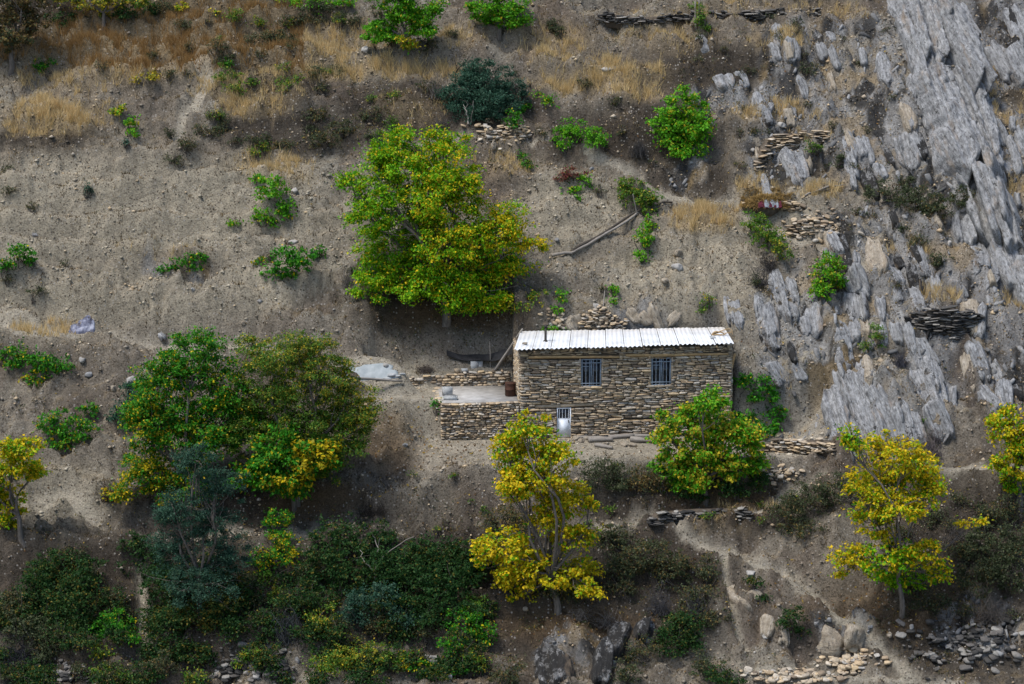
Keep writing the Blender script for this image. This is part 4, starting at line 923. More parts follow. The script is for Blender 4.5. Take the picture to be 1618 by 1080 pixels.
# --- larger shrubs
shrub('evergreen_bush', 'dense dark green rounded bush above the big tree', [(765,130,50,36),(725,150,36,36),(802,155,36,32),(765,172,58,30),(745,110,22,18)], 'blue', L=.12, dens=420, clump=.34, yel=0, stems=20)
shrub('leafy_bush', 'bright green upright bush standing above the upper path', [(1078,172,48,30,.12),(1058,208,42,34,.06),(1100,205,32,36,.1),(1085,235,34,16,.05)], 'bright', L=.16, dens=300, clump=.36, yel=.1)
shrub('leafy_bush', 'compact bright green bush rooted between the grey slabs', [(1308,428,30,30,.15),(1298,460,20,18,.1),(1322,440,16,24,.3)], 'bright', L=.13, dens=380, clump=.28)
SHR = [
 ('bramble', 'bright green sprawling bramble on the bare terraces, tallest of its kind', [(430,300,34,24,.05),(455,330,24,20,.03),(420,345,30,18,.1),(405,280,14,8,.1),(370,350,14,6,.2)], 'bright', .15),
 ('bramble', 'deep green bramble mat hanging over the edge of a terrace', [(462,410,44,26,.02),(445,432,30,16),(498,395,18,12),(410,412,14,8,.3)], 'green', .15),
 ('bramble', 'small dark green bramble on the lip of the earth bank', [(295,415,34,16),(262,424,24,8),(320,405,12,8)], 'green', .14),
 ('bramble', 'dark green bramble clump on the terrace above the ash heap', [(32,405,28,20),(8,418,18,12),(50,415,12,8)], 'green', .14),
 ('bramble', 'leafy bramble growing below the ash heap path', [(25,565,34,24,.08),(65,575,36,24,.05),(100,575,18,16),(55,598,30,10,.3)], 'green', .14),
 ('bramble', 'green bramble patch with brown leaves by the yellow leaved tree', [(85,670,34,24,.1),(120,680,34,26,.06),(140,650,18,14),(100,700,40,12,.2)], 'green', .14),
 ('bramble', 'flat green creeper spread below the evergreen bush', [(905,205,34,22),(935,215,30,18),(890,225,20,12),(955,225,10,8)], 'bright', .12),
 ('bramble', 'yellow and green creeper sprig on the upper slope', [(185,175,18,12,.5),(205,195,14,14,.15),(210,210,10,8)], 'bright', .14),
 ('bramble', 'green half of a creeper beside a reddened bush', [(930,285,16,11),(905,300,18,9),(915,312,12,5)], 'bright', .13),
 ('weed_clump', 'light green straggling bush where the dead trunk leans', [(1005,305,34,26,.1),(1025,320,20,22,.1),(990,290,18,14,.1)], 'olive', .12),
 ('weed_clump', 'thin green sapling hanging down the bank below the dead trunk', [(1020,375,18,26,.1),(1015,405,12,16),(1030,350,14,14,.1)], 'bright', .12),
 ('weed_clump', 'green and grey bush below the straw stack', [(1215,375,34,26,.08),(1235,395,20,18,.2),(1195,350,26,20,.05)], 'olive', .12),
 ('weed_clump', 'small green sprout on the bank by the roof', [(888,465,11,16),(882,488,14,8)], 'bright', .13),
 ('weed_clump', 'tiny green clump beside a dry stick above the roof', [(970,458,13,11),(968,474,8,6)], 'bright', .12),
 ('weed_clump', 'sparse green weed on bare earth beside the first grey slabs', [(1112,485,15,16,.05),(1120,470,8,6,.3)], 'olive', .11),
 ('weed_clump', 'low green weeds on the rubble behind the stovepipe', [(872,518,16,7),(895,522,12,5)], 'bright', .12),
 ('weed_clump', 'yellow green bush peeping from under the big tree', [(845,470,18,16,.3),(820,485,16,10,.3)], 'olive', .12),
 ('weed_clump', 'tiny bright bush next to the evergreen bush', [(864,155,14,13,.1),(850,145,8,7)], 'bright', .13),
 ('weed_clump', 'green weed tangle at the head of the rubble wall', [(812,195,16,22,.02),(830,170,14,12)], 'green', .13),
 ('weed_clump', 'dark olive cushion bush under the great rock slab', [(1400,305,46,20),(1445,315,44,26),(1480,325,40,20),(1430,290,30,12),(1520,310,22,20)], 'drab', .10),
 ('weed_clump', 'small dark cushion plant between ribs of rock', [(1328,255,20,12)], 'drab', .10),
 ('weed_clump', 'olive cushion plant at the end of the brown slab wall', [(1287,230,12,13)], 'olive', .09),
 ('weed_clump', 'grey green cushion plants on the rocky slope under the slab', [(1450,382,16,14),(1480,410,24,12),(1425,360,12,8)], 'drab', .10),
 ('climber', 'green climbing vine trailing down beside the house corner', [(1168,600,22,14),(1198,602,22,14),(1218,622,17,22),(1224,655,20,26),(1205,680,28,18),(1180,660,20,18),(1190,630,16,14)], 'green', .14),
 ('climber', 'small green creeper on the house wall under the eave', [(834,572,5,8),(836,590,4,8),(833,605,4,5)], 'drab', .09),
 ('weed_clump', 'low green bush at the foot of the terrace corner', [(692,642,8,10)], 'green', .11),
 ('weed_clump', 'dark drab bush on the bank under the logs', [(950,745,36,28),(980,755,40,26),(930,760,20,18)], 'drab', .09),
 ('weed_clump', 'brown leaved bush beside the dark drab bush', [(1015,755,28,28,.6),(1040,765,20,18,.5)], 'drab', .10),
 ('thicket_bush', 'dark green round thicket below the lower footpath', [(95,905,62,42,.12),(120,945,52,45,.12),(60,930,42,44,.06),(140,905,30,30)], 'dark', .11),
 ('thicket_bush', 'soft mid green bush at the foot of the round thicket', [(180,985,34,28),(200,1005,28,18),(150,990,28,22)], 'green', .09),
 ('thicket_bush', 'dark bush speckled with yellow leaves under the blue green tree', [(335,950,52,40,.4),(370,930,36,36,.3),(300,975,36,26,.3),(345,985,40,18,.4)], 'dark', .11),
 ('thicket_bush', 'very dark bush behind the lower end of the blue green tree', [(235,885,44,36),(265,925,44,34),(215,860,26,22)], 'dark', .11),
 ('thicket_bush', 'pointed green and yellow bush next to the blue green tree', [(440,830,28,32,.12),(445,870,36,30,.35),(415,880,24,26,.2)], 'green', .11),
 ('thicket_bush', 'large green thicket rising over the lower footpath', [(535,850,46,40,.08),(590,855,48,38,.06),(555,900,60,44,.06),(500,890,36,36,.08),(620,900,52,42)], 'dark', .12),
 ('thicket_bush', 'tall dark green thicket by the yellow tree', [(690,880,52,42),(655,920,60,40),(720,925,46,44),(680,965,62,38),(740,900,26,30)], 'dark', .12),
 ('thicket_bush', 'grey leaved low thicket in the middle of the dark bushes', [(590,945,56,28),(630,975,44,24),(560,975,36,24)], 'blue', .10),
 ('thicket_bush', 'bushy olive shrub with yellow leaves beside the scree', [(510,985,34,34,.3),(545,1030,40,34,.4),(590,1040,36,30,.4),(520,1050,36,24,.2)], 'olive', .10),
 ('thicket_bush', 'leafy green bush at the foot of the tall thicket', [(735,985,36,32,.06),(765,1000,24,24,.1),(715,1020,28,18)], 'green', .11),
 ('thicket_bush', 'bright weedy green bush beside a pale boulder', [(680,1060,40,16,.2),(650,1040,26,16,.4),(715,1055,26,14)], 'green', .11),
 ('thicket_bush', 'small light green shrub in the gap below the footpath', [(440,935,16,16,.35),(432,950,12,10)], 'olive', .13),
 ('thicket_bush', 'dark bush with draping bare stems under the path bend', [(970,850,40,26,.15),(1010,875,48,32,.2),(1060,895,46,36,.25),(985,895,40,30,.1)], 'drab', .10),
 ('thicket_bush', 'green bush above black lichened rocks', [(1080,985,34,30,.1),(1060,1015,40,28,.08),(1095,1010,22,24)], 'dark', .10),
 ('thicket_bush', 'olive bushes crowding the inside of the path bend', [(1120,900,22,30,.2),(1100,940,30,30,.15)], 'drab', .10),
 ('thicket_bush', 'wide grey green shrub on the bank behind the open yellow tree', [(1240,805,40,26,.1),(1280,790,46,30,.06),(1320,770,44,34,.05),(1265,835,50,20,.2)], 'drab', .09),
 ('thicket_bush', 'small round dark green bush beside the diagonal path', [(1254,980,24,26,.05),(1262,995,16,12)], 'dark', .10),
 ('thicket_bush', 'little green plant on the eroded bank under the path', [(1205,945,13,12),(1195,920,18,12,.3)], 'dark', .11),
 ('thicket_bush', 'dense dark bush filling the shaded hollow beyond the yellow tree', [(1555,860,46,44),(1590,900,40,50),(1540,910,40,36,.1),(1600,850,30,34)], 'drab', .10),
 ('thicket_bush', 'brown green bush between the hollow and the small yellow tree', [(1590,805,30,26,.2),(1560,815,26,20,.2)], 'drab', .10),
 ('thicket_bush', 'brown bush on the bank behind the bright yellow tree', [(800,815,36,22,.5),(830,825,30,20,.5),(775,825,22,16,.4)], 'drab', .10),
 ('thicket_bush', 'dark low bush under the green walnut by the house', [(1090,775,34,18),(1160,770,30,20),(1200,760,22,18)], 'dark', .11),
 ('thicket_bush', 'low green bush on the lowest rubble strip', [(1130,1065,32,20,.1),(1155,1075,24,14)], 'dark', .10),
 ('thicket_bush', 'pale olive bush beside the lowest bare gully', [(170,1065,36,18,.1),(200,1072,26,12)], 'olive', .09),
 ('thicket_bush', 'shadowy bush at the mouth of the lowest gully', [(40,1000,42,34),(20,960,32,36,.2),(70,1030,40,24)], 'drab', .10),
 ('thicket_bush', 'dark blue green bush beside the tall bright green tree', [(215,635,30,22),(195,655,28,20),(205,610,18,14)], 'blue', .11),
 ('weed_clump', 'dark bush on the brow between the two yellowing trees', [(200,18,30,14),(235,14,24,12),(100,30,30,14)], 'dark', .12),
 ('weed_clump', 'small dark green bush by the trunk of the dull yellow tree', [(68,100,22,12),(60,108,14,8)], 'green', .12),
 ('weed_clump', 'pale yellow flowering weed on the upper slope', [(230,122,20,7,.95),(245,116,10,6,.95),(215,126,10,5,.9)], 'olive', .12),
 ('weed_clump', 'pair of small yellow green weeds on the brow', [(285,15,14,8,.6),(290,8,10,7,.9),(340,20,12,6,.7)], 'bright', .12),
 ('weed_clump', 'green weed at the edge of the dry stream line', [(358,97,12,6),(350,100,8,5)], 'green', .11),
 ('weed_clump', 'grey green low bush on the stony upper slope', [(380,125,22,10,.1),(400,130,14,8)], 'olive', .10),
 ('weed_clump', 'olive mat of low bushes along a terrace edge', [(350,205,24,10,.1),(405,222,30,12,.1),(450,228,26,12,.2),(510,220,30,18,.25)], 'drab', .10),
 ('weed_clump', 'sage green low growth beside the evergreen bush', [(540,200,26,16,.1),(500,180,26,16,.3),(585,180,18,12,.1),(600,215,24,10)], 'drab', .10),
 ('weed_clump', 'dull green bushes under the highest dry grass', [(440,55,30,14,.15),(470,30,26,12,.2),(500,10,34,12)], 'drab', .11),
 ('weed_clump', 'leafy green bush at the top of the slope above the dry grass', [(500,5,36,16,.1),(545,0,24,12,.1),(460,0,20,10,.3)], 'bright', .13),
 ('weed_clump', 'tiny blue green plant alone on the grey terrace', [(138,297,9,11)], 'blue', .10),
 ('weed_clump', 'tiny dark plant under the yellow and green creeper', [(199,226,8,7)], 'blue', .10),
 ('weed_clump', 'small green bush by the ruined upper wall', [(875,40,16,16),(885,50,12,10)], 'drab', .10),
 ('weed_clump', 'two slim leafy saplings above the rocky slope', [(1105,25,9,26),(1120,45,8,10),(1095,10,8,12)], 'olive', .12),
 ('weed_clump', 'green shrub tucked among stones below the evergreen bush', [(830,258,14,10),(820,245,8,8)], 'green', .11),
 ('weed_clump', 'grey green plant on the outcrop above the bare twig bush', [(1385,530,15,20),(1370,545,12,9)], 'olive', .10),
 ('weed_clump', 'thin green weed at the foot of the pale slabs', [(1450,680,8,12),(1455,665,6,8)], 'olive', .09),
]
for nm, lab, bl, pal, L in SHR:
    shrub(nm, lab, bl, pal, L=L * 1.05, dens=260 * (.12 / L) ** 1.5 if pal != 'drab' else 330, clump=.26, yel=.04, stems=26 if pal == 'drab' else 14)
shrub('red_bush', 'reddened leaf bush below the upper path', [(905,275,20,13,.3),(890,280,14,10,.3)], 'red', L=.1, dens=380, clump=.22)
# scrub that fills the shaded foot of the slope and dots the upper slope: look-alikes
LMK = [(300,850,'the blue green tree'),(850,850,'the bright yellow tree'),(595,890,'the leafless grey sapling'),(400,1050,'the broken grey scree'),(680,1042,'the pale thicket boulder'),(95,930,'the round dark thicket'),
 (455,985,'the bluish bare brush'),(900,1050,'the black lichened pillars'),(1040,890,'the path bend bushes'),(700,350,'the big round tree'),(765,150,'the evergreen bush'),(1075,200,'the bright upright bush'),(1215,310,'the straw stack'),
 (129,516,'the ash heap'),(430,320,'the sprawling bramble'),(295,415,'the bank lip bramble'),(1500,200,'the great rock rib'),(1370,650,'the streaked slab face'),(1310,440,'the bush between the slabs'),(985,560,'the stone house'),
 (640,40,'the tree with a yellow lower clump'),(20,60,'the dull yellow tree'),(1425,850,'the open yellow tree'),(1330,1010,'the tan boulders'),(1580,900,'the shaded hollow'),(465,700,'the olive green tree'),(30,760,'the leaning yellow tree'),
 (1110,720,'the green walnut by the house'),(1105,25,'the slim saplings'),(195,195,'the yellow and green creeper'),(230,122,'the pale yellow weed'),(440,225,'the olive mat of bushes'),(945,370,'the bleached dead trunk'),(1490,500,'the blackened wall'),(190,990,'the soft green bush'),(735,990,'the leafy green bush'),(545,1030,'the bushy olive shrub'),(1250,240,'the brown slab wall'),(1060,420,'the stones in the bare bank'),(1254,985,'the small round bush'),(350,60,'the dry stream line'),(30,405,'the terrace bramble')]
def near(u, v): return min(LMK, key=lambda l: (l[0] - u) ** 2 + (l[1] - v) ** 2)[2]
FILL = [
 ('cushion_shrub', 'low olive shrub', 'low olive shrubs on the upper slope', 'olive', .09, 22, (330,640,20,245,8,20), 7),
 ('cushion_shrub', 'low drab shrub', 'low drab shrubs on the upper slope', 'drab', .09, 26, (250,700,10,250,8,20), 8),
 ('cushion_shrub', 'tiny dark shrub among rocks', 'tiny shrubs among the upper rocks', 'drab', .08, 30, (1020,1420,20,340,5,11), 9),
 ('scrub_bush', 'dark scrub bush', 'scrub in the lower thicket', 'dark', .11, 84, (0,790,868,1075,20,44), 1),
 ('scrub_bush', 'drab brownish scrub bush', 'drab scrub on the lower slope', 'drab', .095, 44, (0,1140,860,1075,16,36), 2),
 ('scrub_bush', 'leafy yellow flecked scrub bush', 'yellow flecked scrub', 'olive', .11, 10, (10,760,880,1075,14,26), 3),
 ('cushion_shrub', 'round drab cushion shrub', 'cushion shrubs on the open slope', 'drab', .085, 46, (0,1610,15,470,6,15), 4),
 ('cushion_shrub', 'round olive cushion shrub', 'cushion shrubs on the middle bank', 'olive', .085, 16, (600,1330,720,835,6,13), 5),
 ('cushion_shrub', 'dark twiggy shrub', 'dark shrubs by the hollow', 'drab', .09, 16, (1380,1618,780,980,10,26), 6),
]
for nm, lab, grp, pal, L, n, (ua, ub, va, vb, s0, s1), sdx in FILL:
    r = random.Random(sdx * 17); k = 0; tries = 0
    while k < n and tries < 2000:
        tries += 1; u, v = r.uniform(ua, ub), r.uniform(va, vb); p = hit(u, v)
        a_, b_ = to_house(p[0], p[1])
        if gz(p[0], p[1], GP) > .25 or (-4.5 < a_ < HW + .5 and -1 < b_ < 4.5): continue
        if sdx == 1 and v < 890 and u < 230: continue
        if sdx == 4 and (abs(u - 1500) < 90 and v < 420) : continue
        if sdx == 2 and 820 < u < 970 and v > 960: continue
        s_ = r.uniform(s0, s1); bl = [(u, v, s_, s_ * r.uniform(.6, .85), r.uniform(.0, .3)), (u + s_ * r.uniform(-.8, .8), v + s_ * .2, s_ * .7, s_ * .55, r.uniform(0, .3))]
        shrub(nm, ('small ' if s_ < (s0 + s1) / 2 else 'large ') + lab + ' close to ' + near(u, v), bl, pal, L=L, dens=225, clump=.2 if s1 <= 20 else .28, yel=.1, group=grp, stems=10); k += 1
TW = [('twig_bush', 'bare violet grey twig bush on the outcrop', [(1422,565,18,18)], (.06,.06,.07), 120),
 ('twig_bush', 'dark leafless bush hanging beside the first grey slabs', [(1200,430,28,24),(1215,410,24,22)], (.055,.05,.048), 200),
 ('twig_bush', 'dry blackish bush at the foot of the bright upright bush', [(1010,232,22,20)], (.05,.048,.047), 140),
 ('twig_bush', 'grey bare brush beside the evergreen bush', [(700,185,30,26),(690,130,22,34)], (.11,.10,.09), 170),
 ('twig_bush', 'drooping grey stems under the path bend bushes', [(1040,940,32,40),(1100,955,26,36)], (.075,.072,.075), 240),
 ('twig_bush', 'bluish bare brush below the small light green shrub', [(455,985,30,40)], (.06,.065,.068), 190),
 ('twig_bush', 'bare grey bush among the slabs above the open yellow tree', [(1470,700,28,34)], (.12,.10,.10), 150),
 ('twig_bush', 'tangled bare roots and twigs below the bright yellow tree', [(960,975,40,20),(915,965,26,14)], (.13,.115,.10), 160),
 ('twig_bush', 'dark dead bush on the bank above the dark thickets', [(580,795,22,16),(600,805,16,12)], (.04,.035,.03), 130),
 ('twig_bush', 'bare brush in the shadowed hollow past the yellow tree', [(1510,840,36,40)], (.085,.075,.068), 150),
 ('twig_bush', 'low bare brush above the dark scree', [(1560,960,40,30)], (.085,.075,.068), 130),
 ('twig_bush', 'pale dry branching weed in the bare gully', [(265,985,16,22)], (.26,.22,.15), 60),
 ('twig_bush', 'brown dry bush beside the blue green tree top', [(170,780,22,14)], (.05,.035,.025), 90),
 ('twig_bush', 'thin grey twigs sprouting beside the house door', [(858,665,14,24)], (.2,.17,.14), 70),
 ('twig_bush', 'heap of cut brushwood on the low terrace wall', [(672,582,20,9)], (.09,.075,.065), 130),
 ('twig_bush', 'dark dry brush in the lowest shaded corner', [(30,1030,44,34)], (.04,.04,.045), 200),
 ('twig_bush', 'bare bush by the sapling above the roof', [(550,430,14,28)], (.12,.11,.10), 60),
]
for nm, lab, bl, c, n in TW: twig_bush(nm, lab, bl, c, n)
# bare small tree standing in the dark thicket, dead trunk, sticks
def bare_tree(label, base, tips, r0, name='bare_tree', col='grey_wood', cat='tree'):
    seed_c[0] += 1; b0 = hit(*base); mb = MB(); fk = None
    for i, path in enumerate(tips):
        P = np.array([at_Y(u, v, b0[1] - .3) for u, v in path]); tt = np.linspace(0, 1, 8); s = np.linspace(0, 1, len(P))
        Q = np.stack([np.interp(tt, s, P[:, k]) for k in range(3)], -1); Q[:, 1] += .25 * np.sin(tt * 3 + i * 2); Q[1:-1] += np.random.default_rng(seed_c[0] + i).normal(size=(6, 3)) * .03
        mb.tube(Q, np.linspace(r0 * (1 if i == 0 else .55), .012, 8), 6)
    mb.v = [v - b0 for v in mb.v]; root = empty(name, b0, label, cat); obj('trunk', mb.mesh('trunk', col, True), root); return root
bare_tree('leafless grey sapling standing in the dark thicket', (590, 935), [[(590,935),(592,900),(598,870),(600,850)],[(592,900),(610,875),(640,850),(655,845)],[(592,900),(575,885),(568,870)],[(598,870),(592,855),(588,845)]], .05)
def lying(name, label, pts, r0, r1, mat, seed, lift=.03, cat='log'):
    P = np.array([hit(u, v) for u, v in pts]); t = np.linspace(0, 1, 14); s = np.linspace(0, 1, len(P))
    Q = np.stack([np.interp(t, s, P[:, k]) for k in range(3)], -1); Q[:, 2] = .5 * Q[:, 2] + .5 * np.maximum(Q[:, 2], gz(Q[:, 0], Q[:, 1])) + r0 + lift
    Q = np.concatenate([Q[:1], Q, Q[-1:]]); rad = np.concatenate([[.01], np.linspace(r0, r1, 14), [.005]]); b0 = P[0]
    v, f = tube(Q - b0, rad, 7); return tag(obj(name, mesh_np(name, v, f, mat, smooth=True), loc=tuple(b0)), label, cat)
lying('fallen_log', 'long bleached dead trunk lying across the slope above the roof', [(872,409),(905,401),(950,383),(1000,348),(1016,336)], .085, .05, 'grey_wood', 1, .12)
lying('fallen_log', 'dark dead branch behind the bleached trunk', [(905,396),(955,374),(1005,340),(1062,326)], .075, .04, 'dark_wood', 2, .1)
lying('stick', 'thin pale stick standing on the bank above the roof patch of stones', [(953,487),(956,460),(962,440)], .03, .02, 'grey_wood', 3, .05, 'stick')
lying('stick', 'grey branch lying beside the straw stack', [(1272,312),(1305,300),(1335,295)], .05, .03, 'grey_wood', 4, .05, 'branch')
lying('stick', 'second thinner branch by the straw stack', [(1280,306),(1310,302),(1330,300)], .035, .02, 'dark_wood', 5, .05, 'branch')
b0 = hit(1006, 342)
M4, L = aim(b0, at_Y(1001, 306, b0[1] - .2)); tag(obj('stake', log_mesh('stake', L, .04, .02, 'grey_wood', 95, bendy=.02), mat4=M4), 'upright grey stake in the light green straggling bush', 'stake')
for i, (u, v) in enumerate([(1100, 48), (1106, 46)]):
    q = hit(u, v); M4, L = aim(q - [0, 0, .1], at_Y(u - 2, v - 46, q[1])); tag(obj('slim_trunk', log_mesh('slim_trunk', L, .06, .035, 'grey_wood', 96 + i, bendy=.01), mat4=M4), 'slim pale bare trunk beside the leafy saplings', 'tree trunk', 'slim trunks on the upper slope')
bare_tree('bare dark snag sticking out of the evergreen bush', (725, 130), [[(720,130),(722,110),(735,98),(742,88)],[(722,110),(720,100),(718,88)],[(735,98),(728,92)]], .05, 'snag', 'dark_wood', 'snag')
bare_tree('grey branching stems in front of the evergreen bush', (742, 196), [[(740,196),(738,180),(736,160)],[(742,196),(746,178),(748,158)],[(738,180),(732,165)]], .05, 'snag', 'grey_wood', 'snag')
# straw stack with cloths
p = hit(1212, 326); root = empty('straw_stack', p, 'low straw stack half covered with red and grey cloths', 'straw stack')
r = np.random.default_rng(88); n = 2600; th = r.uniform(0, 2 * np.pi, n); rr = r.random(n) ** .5
x = rr * 1.35 * np.cos(th); y = rr * .9 * np.sin(th); z = .55 * (1 - rr ** 2) + r.random(n) * .08
d = r.normal(size=(n, 3)) * [1, 1, .35]; d /= np.linalg.norm(d, axis=1)[:, None]; s = np.cross(d, [0, 0, 1]); s /= np.linalg.norm(s, axis=1)[:, None] + 1e-6
Cn = np.stack([x, y, np.maximum(z, gz(p[0] + x, p[1] + y) - p[2] + .05)], -1); l = r.uniform(.12, .3, n)[:, None]
Vv = np.stack([Cn - d * l, Cn + s * .018, Cn + d * l, Cn - s * .018], 1).reshape(-1, 3); cc = np.repeat(C(.38, .26, .1) * r.uniform(.5, 1.25, (n, 1)), 4, 0)
o = obj('straw', mesh_np('straw', Vv, np.arange(n * 4).reshape(n, 4), 'grass', col=cc), root)
mound = rock_mesh(77, 2.4, 1.6, 1.0, 'earth_core', .1); obj('core', mound, root)
def cloth(mat, cx, w, zt, name):
    nu, nv = 13, 9; a, b_ = np.meshgrid(np.linspace(-1, 1, nu), np.linspace(0, 1, nv)); X = cx + a * w / 2; Yc = -.95 + b_ * .75; Zc = zt * np.sin(b_ * 1.5) ** .6 * (1 - .25 * np.abs(cx + a * w / 2)) + .03 * np.sin(a * 7 + cx) + .08
    v = np.stack([X, Yc, Zc], -1).reshape(-1, 3); i = (np.arange(nv - 1)[:, None] * nu + np.arange(nu - 1)[None]).ravel(); F = np.stack([i, i + 1, i + nu + 1, i + nu], -1)
    obj(name, mesh_np(name, np.concatenate([v, v - [0, -.02, .02]]), np.concatenate([F, F[:, ::-1] + len(v)]), mat, smooth=True), root)
cloth('red_cloth', .05, 1.15, .34, 'red_cloth'); cloth('blue_cloth', .12, .7, .38, 'grey_cloth')

# ------------------------------------------------------------------ rock slabs
def slab(parent, u0, v0, u1, v1, wpx, thick, seed, mat, bulk=.8, sink=.3):
    p, q = hit(u0, v0), hit(u1, v1); d = q - p; L = float(np.linalg.norm(d)); ex = d / L
    mid = (p + q) / 2; W = wpx * mpp(mid[1], mid[2])
    e = .5; gn = np.array([-(gz(mid[0] + e, mid[1]) - gz(mid[0] - e, mid[1])) / (2 * e), -.9, 1.0]); gn[0] = np.clip(gn[0], -.5, .5)
    gn = gn - ex * np.dot(gn, ex); ez = gn / np.linalg.norm(gn); ey = np.cross(ez, ex)
    thick = thick * bulk; W *= 1.3
    r = np.random.default_rng(seed); nx_, ny_ = max(16, min(110, int(L / .085))), max(10, min(40, int(W / .06)))
    a = np.linspace(0, 1, nx_)[:, None]; b_ = np.linspace(-1, 1, ny_)[None]
    wl = (1 - .55 * np.exp(-a * 9 * r.uniform(.5, 1.5)) - .6 * np.exp(-(1 - a) * 9 * r.uniform(.5, 1.5))) * (1 + .34 * fbm(a * L * .9 + seed, a * 0, 4, seed))
    j0 = .22 * L * (vn(b_ * 1.6 + seed, b_ * 0 + 1, seed) - .5) * (1 - a); j1 = .22 * L * (vn(b_ * 1.6 - seed, b_ * 0 + 5, seed) - .5) * a
    X = (a - .5) * L + j0 + j1 + b_ * 0; Y = b_ * W / 2 * wl + .06 * fbm(a * L * 1.4, a * 0 + 2, 3, seed + 1)
    yy = Y + .06 * fbm(X * .7, Y * 1.5, 2, seed + 3); LW = .3 + .18 * ((seed * .618) % 1); lay = np.floor(yy / LW + seed * .37); lt = yy / LW + seed * .37 - lay
    bl = r.uniform(1.5, 3.0); bx_ = (X + .35 * Y + .25 * fbm(X * 1.2, Y * 3, 2, seed + 4)) / bl + _h(lay, lay * 0 + 3, seed) * 3; bi = np.floor(bx_); bt = bx_ - bi
    big_ = np.floor(X / (2.2 * bl) + .5 * _h(np.floor(lay / 2), lay * 0, seed + 1))
    lev = .62 * _h(lay, big_ * 0, seed + 5) + .14 * _h(lay, bi, seed + 6)
    env = (1 - .55 * sm(.72, 1.0, np.abs(b_))) * sm(-.02, .09, a) * sm(-.02, .09, 1 - a)
    Z = thick * env * (.5 + lev) + .035 * fbm(X / .4, Y / .1, 3, seed + 7) + thick * .14 * fbm(X / 1.3, Y / .7, 3, seed + 9)
    Z = Z - .09 * np.exp(-(bt * bl / .05) ** 2) - .06 * np.exp(-(lt * LW / .04) ** 2)
    top = np.stack([X, Y, Z], -1).reshape(-1, 3)
    i = (np.arange(nx_ - 1)[:, None] * ny_ + np.arange(ny_ - 1)[None]).ravel(); F = [np.stack([i, i + ny_, i + ny_ + 1, i + 1], -1)]
    ring = np.concatenate([np.arange(ny_), np.arange(1, nx_) * ny_ + ny_ - 1, (nx_ - 1) * ny_ + np.arange(ny_ - 2, -1, -1), np.arange(nx_ - 2, 0, -1) * ny_])
    n = len(top); sk = top[ring].copy(); sk[:, 2] = -.8 - thick; nr = len(ring); j = np.arange(nr); j2 = (j + 1) % nr
    F.append(np.stack([ring[j], ring[j2], n + j2, n + j], -1))
    M4 = Matrix(((ex[0], ey[0], ez[0], mid[0] - ez[0] * thick * sink), (ex[1], ey[1], ez[1], mid[1] - ez[1] * thick * sink), (ex[2], ey[2], ez[2], mid[2] - ez[2] * thick * sink), (0, 0, 0, 1)))
    if parent is not None: M4 = Matrix.Translation(-Vector(parent.location)) @ M4
    return obj('slab', mesh_np('slab', np.concatenate([top, sk]), np.concatenate(F), mat), parent, mat4=M4)
def outcrop(name, label, slabs, mat, seed, group=None, bulk=.8):
    u, v = slabs[0][0], slabs[0][1]; root = empty(name, hit(u, v), label, 'rock', group)
    for k, s in enumerate(slabs): slab(root, *s[:6], seed + k, s[6] if len(s) > 6 else mat, bulk)
    return root
outcrop('rock_ridge', 'huge tilted grey rock rib running down the upper slope', [
    (1420,-30,1470,120,44,.8),(1455,-30,1520,110,40,1.0),(1432,40,1480,175,38,.75),(1478,30,1545,160,30,.9),(1462,120,1530,290,62,.85),(1500,120,1560,260,38,.7),
    (1530,140,1575,300,36,.9),(1530,225,1585,400,56,1.1),(1560,270,1610,410,34,.9),(1575,380,1612,470,46,.6),(1490,190,1545,300,30,.6),(1605,420,1640,500,36,.6)], 'schist', 2000, bulk=2.1)
outcrop('rock_outcrop', 'pale slab face with long vertical grey streaks below the path', [
    (1345,590,1385,700,44,.5),(1375,600,1420,705,34,.45),(1308,615,1340,720,34,.5),(1395,640,1425,705,26,.4),(1355,565,1372,640,16,.5)], 'schist', 2100)
outcrop('rock_outcrop', 'black stained slab block beside the streaked pale face', [
    (1428,632,1455,715,30,.6,'schist_lichen'),(1412,640,1432,705,16,.5),(1470,630,1495,700,30,.55),(1500,610,1490,690,20,.6),(1472,590,1490,640,22,.5)], 'schist', 2200)
outcrop('rock_outcrop', 'tongue shaped grey slab hanging under the bare dark bush', [(1222,430,1240,500,24,.6),(1235,445,1255,510,22,.6),(1248,440,1258,480,14,.5)], 'schist', 2300)
outcrop('rock_outcrop', 'long narrow lichened slab beside the house', [(1212,480,1225,555,26,.55,'schist_lichen'),(1198,470,1206,540,14,.4)], 'schist_lichen', 2400)
outcrop('rock_outcrop', 'stacked pale blocks next to the compact green bush', [(1345,428,1352,465,24,.7),(1350,465,1358,508,28,.65,'schist_lichen')], 'schist', 2500)
outcrop('rock_outcrop', 'broad pale slab with dead stumps below the compact bush', [(1278,485,1285,528,34,.5),(1268,500,1275,530,16,.4),(1325,505,1340,545,26,.5),(1345,500,1352,540,18,.5)], 'schist', 2600)
outcrop('rock_outcrop', 'slim spotted slab standing alone in the outcrop', [(1392,508,1396,555,16,.6,'schist_lichen')], 'schist_lichen', 2700)
outcrop('rock_outcrop', 'dark spotted slab over the climbing vine', [(1215,570,1238,620,30,.5,'schist_lichen'),(1205,575,1215,610,14,.4)], 'schist_lichen', 2800)
outcrop('rock_outcrop', 'row of grey ribs under the blackened wall', [(1412,510,1422,545,18,.5),(1430,500,1445,560,16,.5),(1450,525,1480,590,20,.55,'schist_lichen'),(1465,560,1485,620,22,.5,'schist_lichen'),(1445,580,1470,650,24,.5)], 'schist', 2900)
